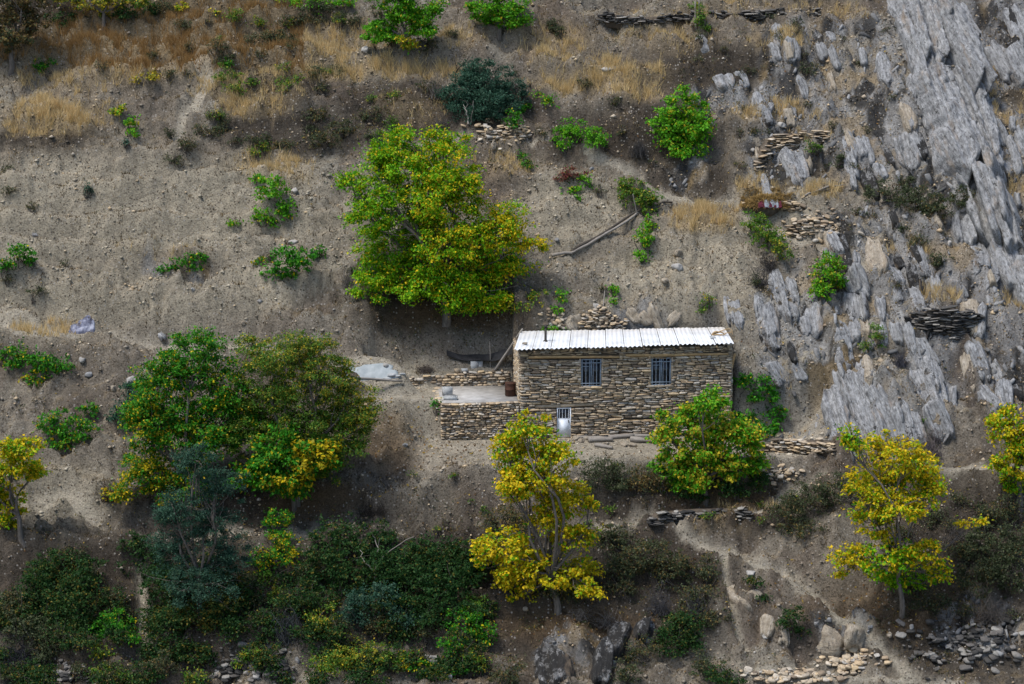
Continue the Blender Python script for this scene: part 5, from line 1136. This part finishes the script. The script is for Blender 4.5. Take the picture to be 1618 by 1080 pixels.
outcrop('rock_outcrop', 'dark ragged rib dropping from the end of the blackened wall', [(1535,540,1558,600,22,.7,'schist_lichen'),(1552,480,1545,540,16,.6,'schist_lichen'),(1568,570,1590,640,18,.6,'schist_lichen'),(1548,615,1580,655,22,.6,'schist_lichen')], 'schist_lichen', 3000)
outcrop('rock_outcrop', 'grey slanting slabs above the great rock rib', [(1508,10,1545,70,24,.5),(1525,35,1550,75,16,.4),(1592,10,1625,70,30,.7),(1560,70,1600,125,34,.6),(1595,70,1630,140,30,.7),(1610,20,1640,60,24,.6)], 'schist', 3100)
outcrop('rock_outcrop', 'grey slabs among dry grass beside the lower rib', [(1570,190,1590,230,20,.45),(1592,215,1612,280,18,.5),(1605,190,1630,260,22,.5),(1582,240,1596,275,14,.4)], 'schist', 3200)
outcrop('rock_outcrop', 'square grey blocks at the foot of the great rib', [(1522,345,1535,390,24,.8),(1545,385,1552,425,22,.5),(1508,340,1515,385,12,.5),(1560,395,1570,440,20,.5)], 'schist', 3300)
outcrop('rock_outcrop', 'weathered low ribs of rock in the bank over the roof', [(992,488,1008,520,16,.35),(1010,490,1028,521,14,.35),(1032,485,1052,519,14,.3),(905,495,915,522,26,.4),(1055,490,1072,518,14,.3)], 'boulder', 3400)
outcrop('rock_outcrop', 'paired dark leaning stumps of rock by the roof corner', [(1148,470,1156,512,10,.5,'schist_lichen'),(1160,475,1170,515,16,.45)], 'schist', 3500)
outcrop('rock_outcrop', 'small ribs of rock between the slab wall and the cushion bush', [(1350,220,1362,255,16,.5,'schist_lichen'),(1362,210,1378,262,14,.5),(1340,245,1350,285,14,.4),(1420,215,1440,260,24,.4),(1440,205,1455,255,14,.5,'schist_lichen'),(1385,260,1395,280,18,.35)], 'schist', 3600)
outcrop('rock_outcrop', 'bleached bare rock steps on the upper slope', [(1140,120,1150,140,24,.3),(1165,110,1178,140,20,.3),(1195,150,1215,195,14,.4,'schist_lichen'),(1215,160,1200,190,20,.35),(1260,120,1275,155,10,.4),(1295,70,1305,95,16,.4),(1105,60,1115,85,20,.4),(1310,45,1318,65,12,.4,'schist_lichen'),(1250,165,1256,190,10,.3)], 'schist', 3700)
outcrop('rock_outcrop', 'pointed grey stone upright beside the zigzag path', [(1352,397,1355,418,10,.35)], 'schist', 3800)
outcrop('rock_outcrop', 'dark leaning rocks at the end of the zigzag path', [(1405,420,1422,450,18,.5,'schist_lichen'),(1420,425,1418,455,9,.5)], 'schist_lichen', 3900)
outcrop('rock_outcrop', 'black and white lichened rock pillar at the slope foot', [(868,1025,880,1090,44,.9,'schist_black')], 'schist_lichen', 4000)
outcrop('rock_outcrop', 'second lichened rock pillar across the bare gully', [(958,1015,945,1085,30,.8,'schist_black'),(985,990,965,1030,26,.6,'schist_black')], 'schist_lichen', 4100)
outcrop('rock_outcrop', 'lichened rock under the green bush by the gully', [(1025,980,1015,1015,30,.7,'schist_black')], 'schist_lichen', 4200)
outcrop('rock_outcrop', 'cracked earth ledge above the pale boulders', [(1150,930,1185,948,24,.3),(1215,975,1208,1010,20,.4),(1235,985,1242,1015,14,.4),(1185,935,1200,950,22,.3)], 'boulder', 4500)
rs = random.Random(404); k = 0
while k < 95:
    u, v = rs.uniform(1090, 1615), rs.uniform(20, 700); p = hit(u, v)
    if gz(p[0], p[1], GR) < .35 or gz(p[0], p[1], GP) > .3: continue
    if 1180 < u < 1230 and v > 560: continue
    L = rs.uniform(18, 62); w = L * rs.uniform(.22, .5); sl_ = rs.uniform(.12, .42); mt = rs.choice(['schist', 'schist', 'schist_lichen', 'schist_black', 'boulder'])
    o = slab(None, u - L * sl_ / 2, v - L / 2, u + L * sl_ / 2, v + L / 2, w, rs.uniform(.3, .6), 5000 + k, mt); o.name = 'rock_slab'
    tag(o, ('narrow ' if w < 14 else 'broad ') + {'schist': 'grey', 'schist_lichen': 'lichen spotted', 'schist_black': 'blackened', 'boulder': 'tan'}[mt] + ' bedrock slab close to ' + near(u, v), 'rock', 'bedrock slabs in the slope'); k += 1
# boulders and single stones
def boulder(label, u, v, wpx, hpx, mat, seed, name='boulder', group=None, depth=.8, cat='boulder'):
    p = hit(u, v + hpx * .35); k = mpp(p[1], p[2]); W, Hh = wpx * k, hpx * k
    return tag(obj(name, rock_mesh(seed, W * 1.1, W * depth, Hh * 1.15, mat, .32), mat4=Matrix.Translation((p[0], p[1] + W * .1, p[2] + Hh * .22)) @ Matrix.Rotation(seed * 1.7 % 6, 4, 'Z')), label, cat, group)
boulder('large tan boulder split off beside the diagonal path', 1312, 1008, 44, 46, 'boulder', 501)
boulder('rounded tan boulder leaning on the larger split one', 1350, 1012, 44, 40, 'boulder', 502)
boulder('pale boulder standing in the dark thicket bottom', 680, 1042, 24, 22, 'pale_stone', 503)
boulder('white stone lying near the trunk of the upper tree', 577, 80, 14, 10, 'pale_stone', 504)
boulder('grey flat stone on the rubbly upper slope', 962, 108, 22, 8, 'pale_stone', 505)
boulder('small dark and white cairn on the bank path', 256, 524, 14, 12, 'schist_lichen', 506)
boulder('pale rock by the dark blue green bush', 208, 598, 16, 16, 'pale_stone', 507)
boulder('upright white stone behind the roof patch of stones', 943, 484, 12, 14, 'pale_stone', 508)
boulder('tan stone lodged in the bare bank below the grass ledge', 1072, 402, 18, 12, 'boulder', 509)
boulder('pale stone just under the tan stone in the bank', 1070, 422, 16, 12, 'pale_stone', 510)
boulder('brown stone lowest on the bare bank above the roof', 1050, 440, 14, 8, 'boulder', 511)
boulder('pale slab stone on the bramble covered terrace edge', 462, 384, 18, 10, 'pale_stone', 512)
boulder('grey stone in the bright sprawling bramble', 466, 303, 14, 9, 'pale_stone', 513)
boulder('white stone under the house end of the earth bank', 873, 512, 12, 9, 'pale_stone', 514)
boulder('dark rock on the bank edge above the lower path', 1185, 905, 16, 8, 'pale_stone', 515)
pal_ = [(55,365,11,8),(780,224,10,16),(806,210,8,10),(880,380,9,6),(1130,185,14,9),(1235,200,13,8),(935,265,8,6),(150,365,8,6),(130,570,12,9),(140,590,12,9),(180,615,10,10),(610,575,10,7),(640,700,8,6),(655,690,7,6),(1430,340,9,7),(1360,335,12,9),
        (1395,318,9,6),(1500,385,9,8),(1255,560,8,8),(1325,350,8,6),(305,455,8,5),(410,475,9,6),(385,510,10,7),(425,545,9,6),(655,320,8,6),(1155,405,7,6),(1190,235,9,6),(1375,990,9,7),(1405,1000,10,9),(1440,985,9,8),(1310,975,8,7),(1232,1010,9,12),(1210,1005,10,8),(1290,990,8,8),
        (390,1045,12,8),(420,1050,12,8),(440,1035,10,8),(370,1055,12,8),(405,1065,14,8),(460,1060,12,7),(345,1065,12,8),(450,1075,12,8),(470,1040,10,10),(112,1060,14,10),(130,1070,10,8),(710,1070,12,10),(830,960,8,6),(50,1070,12,8)]
for i, (u, v, w, h) in enumerate(pal_): boulder(('pale grey', 'tan', 'off white')[i % 3] + ' loose stone on the slope close to ' + near(u, v), u, v, w, h, ('schist', 'boulder', 'pale_stone')[i % 3], 600 + i, 'loose_stone', 'loose stones on the slope', cat='stone')
# the piled stones below the pale boulders and the rubble line at the slope foot
def pile(label, area, n, seed, mat='dark_stone', smin=.12, smax=.34):
    r = random.Random(seed); u0, v0, u1, v1 = area; c = hit((u0 + u1) / 2, v1); root = empty('stone_pile', c, label, 'stone pile'); st = []
    for k in range(n):
        u, v = (u0 + u1) / 2 + r.gauss(0, .27) * (u1 - u0), (v0 + v1) / 2 + r.gauss(0, .27) * (v1 - v0); p = hit(u, v); s = smin + (smax * 1.15 - smin) * r.random() ** 2
        st.append((p - c + [0, -.1 * r.random(), .02 + .06 * r.random()], rotz(r.uniform(-.6, .6)) @ roty(r.gauss(0, .25)) @ rotx(r.gauss(.2, .3)), (s, s * r.uniform(.5, .9), s * r.uniform(.25, .6))))
    place_stones(root, st, mat, 200)
pile('heap of small grey stones under the tan boulders', (1308, 1028, 1376, 1054), 150, 11, 'stone')
pile('line of grey rubble along the foot of the slope', (1185, 1058, 1330, 1078), 170, 12, 'stone')
pile('scree of broken grey stones among the lowest bushes', (330, 1020, 470, 1080), 190, 13, 'dark_stone', .12, .4)
pile('dark scree in the lowest shaded corner of the slope', (70, 1045, 150, 1080), 90, 14, 'dark_stone')
pile('tumbled stones under the evergreen bush', (745, 195, 835, 222), 110, 15, 'stone', .14, .38)
pile('rubble spilled around the loose roof end wall patch', (850, 500, 905, 520), 60, 16, 'stone', .1, .28)
pile('rough grey scree on the bank below the open yellow tree', (1450, 985, 1610, 1050), 200, 19, 'dark_stone', .1, .42)
pile('scattered rubble on the path bank beneath the green walnut', (1205, 735, 1262, 760), 80, 17, 'stone', .1, .28)
pile('fallen stones on the slope beside the straw stack', (1240, 335, 1330, 380), 90, 18, 'stone', .1, .32)

# ------------------------------------------------------------------ dry grass, weeds, fallen leaves, gravel (nobody could count them)
def scatter(n, seed, dens):
    r = np.random.default_rng(seed); x = r.uniform(-28, 28, n); y = r.uniform(-15.5, 24.5, n); z = gz(x, y)
    u, v = project(x, y, z); a, b_ = to_house(x, y)
    ok = (r.random(n) < dens(u, v, x, y)) & ~((a > -3.9) & (a < HW + .3) & (b_ > -.4) & (b_ < 4.1)); return np.stack([x, y, z], -1)[ok], u[ok], v[ok], r
def blades(T, h, per, spread, w, c0, c1, r, lean=.35):
    n = len(T) * per; P = np.repeat(T, per, 0); P[:, :2] += r.normal(size=(n, 2)) * spread; P[:, 2] = gz(P[:, 0], P[:, 1]) - .02
    hh = np.repeat(h, per) * r.uniform(.55, 1.2, n); th = r.uniform(0, 2 * np.pi, n); tip = P + np.stack([np.cos(th) * hh * lean * r.random(n), np.sin(th) * hh * lean * r.random(n) - .15 * hh, hh], -1)
    s = r.uniform(0, 2 * np.pi, n); e = np.stack([np.cos(s), np.sin(s) * .4, np.zeros(n)], -1) * (w * r.uniform(.6, 1.4, n))[:, None]
    V = np.stack([P - e, P + e, tip], 1).reshape(-1, 3); t = r.random((n, 1)) ** 1.3
    c = (np.array(c0) * (1 - t) + np.array(c1) * t) * r.uniform(.75, 1.2, (n, 1)); return V, np.repeat(c, 3, 0)
gx1, u, v, r = scatter(140000, 1, lambda u, v, x, y: np.clip(grass_density(u, v), 0, 1.3) * (.15 + .95 * sm(-.2, .3, fbm(x / .5, y / .5, 2, 97))))
den = grass_density(u, v); top = v < 120
V1, C1 = blades(gx1, .26 + .34 * np.clip(den, 0, 1.2), 10, .055, .016, (.50, .36, .16), (.88, .69, .38), r, .75)
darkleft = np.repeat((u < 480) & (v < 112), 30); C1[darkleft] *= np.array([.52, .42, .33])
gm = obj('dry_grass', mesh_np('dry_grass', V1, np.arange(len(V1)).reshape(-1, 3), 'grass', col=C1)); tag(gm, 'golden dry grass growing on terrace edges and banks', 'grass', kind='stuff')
gp = lambda x, y: gz(x, y, GP)
sparse = lambda u, v, x, y: (.14 + .5 * sm(.1, .6, fbm(x / 2.2, y / 2.2, 3, 91)) + .25 * sm(430, 120, v)) * (1 - .93 * gp(x, y)) * (1 - .55 * gz(x, y, GR))
gx2, u, v, r = scatter(60000, 2, sparse)
V2_, C2 = blades(gx2, r.uniform(.05, .17, len(gx2)), 6, .06, .013, (.07, .05, .03), (.42, .32, .18), r, .9)
tt = np.repeat(r.random(len(gx2)) < .4, 18); C2[tt] *= .45
o = obj('straw_tufts', mesh_np('straw_tufts', V2_, np.arange(len(V2_)).reshape(-1, 3), 'grass', col=C2)); tag(o, 'short withered tufts dotted over the bare slope', 'grass', kind='stuff')
gcy, gcx = np.gradient(GZ, GY, GX); LIP = -(np.gradient(gcy, GY, axis=0))
for _ in range(2): LIP = .5 * LIP + .25 * (np.roll(LIP, 1, 1) + np.roll(LIP, -1, 1))
LIP = sm(1.0, 5.0, LIP)
dw, u, v, r = scatter(90000, 12, lambda u, v, x, y: (.06 + .65 * gz(x, y, LIP) + .3 * sm(.15, .5, fbm(x / 1.3, y / 1.3, 3, 191))) * (1 - .95 * gp(x, y)) * .55)
V6, C6 = blades(dw, r.uniform(.06, .22, len(dw)), 7, .07, .022, (.05, .036, .022), (.30, .215, .11), r, 1.1)
tt = np.repeat(r.random(len(dw)) < .35, 21); C6[tt] *= .4; tt = np.repeat(r.random(len(dw)) < .2, 21); C6[tt] = C6[tt] * 1.5 + np.array([.06, .05, .03])
o = obj('dry_weeds', mesh_np('dry_weeds', V6, np.arange(len(V6)).reshape(-1, 3), 'grass', col=C6)); tag(o, 'brown withered weeds fringing the terrace lips', 'weeds', kind='stuff')
# earth clods
cl_, u, v, r = scatter(60000, 13, lambda u, v, x, y: (.12 + .5 * sm(0, .4, fbm(x / 1.1, y / 1.1, 3, 193))) * (1 - .9 * gp(x, y)) * .7)
n = len(cl_); sz = .03 + .08 * r.random(n) ** 2.2; base = OCT_V[None] * (1 + .22 * r.normal(size=(n, 6, 3))) * sz[:, None, None] * np.array([1.2, 1.1, .8])
gcol = np.stack([gz(cl_[:, 0], cl_[:, 1], colr[..., k]) for k in range(3)], -1) * r.uniform(.55, 1.3, (n, 1))
o = obj('earth_clods', mesh_np('earth_clods', (base + cl_[:, None] + [0, 0, .01]).reshape(-1, 3), (OCT_F[None] + np.arange(n)[:, None, None] * 6).reshape(-1, 3), 'twig', col=np.repeat(gcol, 6, 0))); tag(o, 'crumbled earth clods scattered over the bare slope', 'clods', kind='stuff')
# low weeds: leaf specks
WEED_EL = [(420,150,160,80,.7),(460,220,120,40,.9),(560,170,120,50,.7),(250,930,330,130,.9),(640,930,320,140,1.0),(1030,900,160,120,.8),(1230,800,130,50,.7),(1540,880,110,130,.8),(1300,240,120,60,.3),(1420,340,140,60,.35),(1100,790,160,40,.6),
           (130,40,200,60,.5),(1000,50,130,60,.25),(760,230,120,40,.25),(80,600,100,60,.4),(400,790,260,50,.5),(1100,1040,120,40,.5),(1480,990,160,80,.5),(640,1040,200,50,.6),(700,490,160,26,.7),(690,535,150,34,.9),(480,190,150,60,.9),(440,60,120,50,.7),(1180,120,160,90,.35)]
def weed_d(u, v, x, y):
    uw, vw = warp(u, v); g = np.zeros_like(u)
    for ex, ey, rx, ry, k in WEED_EL: g = np.maximum(g, k * (1 - sm(.5, 1.2, np.hypot((uw - ex) / rx, (vw - ey) / ry))))
    return (g * sm(-.25, .35, fbm(x / 1.1, y / 1.1, 3, 93)) + .015) * (1 - gp(x, y))
wx, u, v, r = scatter(42000, 3, weed_d)
k = 7; P = np.repeat(wx, k, 0); P[:, :2] += r.normal(size=(len(P), 2)) * .11; P[:, 2] = gz(P[:, 0], P[:, 1]) + r.random(len(P)) * .2 + .02
o_ = sph(len(P), r); o_[:, 2] = abs(o_[:, 2]); V3, C3 = leaves(P, o_, 0, .085, 'drab', np.full(len(P), .3), 77)
lowv = np.repeat(np.repeat(v, k) < 620, 4); C3[lowv] *= np.array([1.25, 1.2, 1.1])
o = obj('low_weeds', leaf_mesh('low_weeds', V3, C3, np.zeros(3))); tag(o, 'low drab weeds and seedlings covering the shaded ground', 'weeds', kind='stuff')
# fallen leaves
FALL = [(890,960,130,50,1),(1430,950,150,60,.9),(1140,780,110,40,.8),(480,790,120,40,.8),(720,500,150,25,.6),(640,700,120,60,.7),(1280,960,150,80,.5),(30,850,70,30,.6),(650,780,150,50,.5)]
fx, u, v, r = scatter(90000, 4, lambda u, v, x, y: .02 + np.max([k_ * (1 - sm(.4, 1.2, np.hypot((u - a_) / b_, (v - c_) / d_))) for a_, c_, b_, d_, k_ in FALL], axis=0) * .5)
n = len(fx); th = r.uniform(0, 2 * np.pi, n); d = np.stack([np.cos(th), np.sin(th), .5 * np.sin(th) + .3 * r.normal(size=n)], -1); s = np.cross(d, np.array([[0, -.5, .9]]) + r.normal(size=(n, 3)) * .3); s /= np.linalg.norm(s, axis=1)[:, None]
l = r.uniform(.035, .09, n)[:, None]; cpt = fx + [0, 0, .035]; V4 = np.stack([cpt - d * l, cpt + s * l * .5, cpt + d * l, cpt - s * l * .5], 1).reshape(-1, 3)
fc = np.array([(.16, .085, .035), (.24, .14, .05), (.34, .24, .05), (.10, .06, .03), (.2, .16, .1)])[r.integers(0, 5, n)] * r.uniform(.7, 1.2, (n, 1))
o = obj('fallen_leaves', leaf_mesh('fallen_leaves', V4, np.repeat(fc, 4, 0), np.zeros(3), 'grass')); tag(o, 'brown and yellow fallen leaves littering the ground under trees', 'leaves', kind='stuff')
# gravel
gx_, u, v, r = scatter(62000, 5, lambda u, v, x, y: (.10 + .5 * sm(-.05, .45, fbm(x / 1.8, y / 1.8, 3, 95)) + .3 * gz(x, y, GR)) * (1 - .8 * gp(x, y)) * (1 - .6 * sm(820, 900, v)))
n = len(gx_); sz = .026 + .06 * r.random(n) ** 3 + .11 * (r.random(n) < .05) * r.random(n); base = OCT_V[None] * (1 + .35 * r.normal(size=(n, 6, 3)) * .5) * sz[:, None, None] * np.array([1.2, 1, .7]); th = r.uniform(0, 6.28, n)
bx = base[..., 0] * np.cos(th)[:, None] - base[..., 1] * np.sin(th)[:, None]; by = base[..., 0] * np.sin(th)[:, None] + base[..., 1] * np.cos(th)[:, None]
V5 = np.stack([bx, by, base[..., 2]], -1) + gx_[:, None] + [0, 0, .008]; F5 = (OCT_F[None] + np.arange(n)[:, None, None] * 6).reshape(-1, 3)
t5 = r.random(n); t5 = np.where(r.random(n) < .55, .3 + .45 * t5, t5)
o = obj('gravel', mesh_np('gravel', V5.reshape(-1, 3), F5, 'stone_joined', tint=np.repeat(t5, 6))); tag(o, 'grey brown gravel and small stones strewn over the slope', 'gravel', kind='stuff')

# rock splinters standing out of the outcrop ground
r = np.random.default_rng(66); n = 4200; x = r.uniform(8, 28, n); y = r.uniform(-15, 24.5, n); k = (r.random(n) < sm(.25, .75, gz(x, y, GR)) * .8); x, y = x[k], y[k]; a_, b_ = to_house(x, y); k = ~((a_ > -1) & (a_ < HW + .6) & (b_ > -3) & (b_ < 4)); x, y = x[k], y[k]
vs = []; fs = []; ts = []
for i in range(len(x)):
    L = .1 + .38 * r.random() ** 2.5; M = rotz(r.normal() * .5) @ roty(r.normal() * .35 + .42) @ rotx(-.75 + r.normal() * .4)
    v_ = SVAR[i % 14] * np.array([L * r.uniform(.25, .6), L * r.uniform(.3, .6), L * 1.5]) @ M.T + np.array([x[i], y[i], gz(x[i], y[i]) - L * .12]); vs.append(v_); fs.append(CF + i * len(CV)); ts.append(np.full(len(CV), .1 + .8 * r.random()))
stone_mat('splinter', [(0, (.06, .06, .06)), (.45, (.12, .12, .12)), (.7, (.2, .2, .2)), (1, (.3, .3, .3))], True)
o = obj('rock_splinters', mesh_np('rock_splinters', np.concatenate(vs), np.concatenate(fs), 'splinter', tint=np.concatenate(ts))); tag(o, 'grey rock splinters bristling from the outcrop ground', 'rubble', kind='stuff')
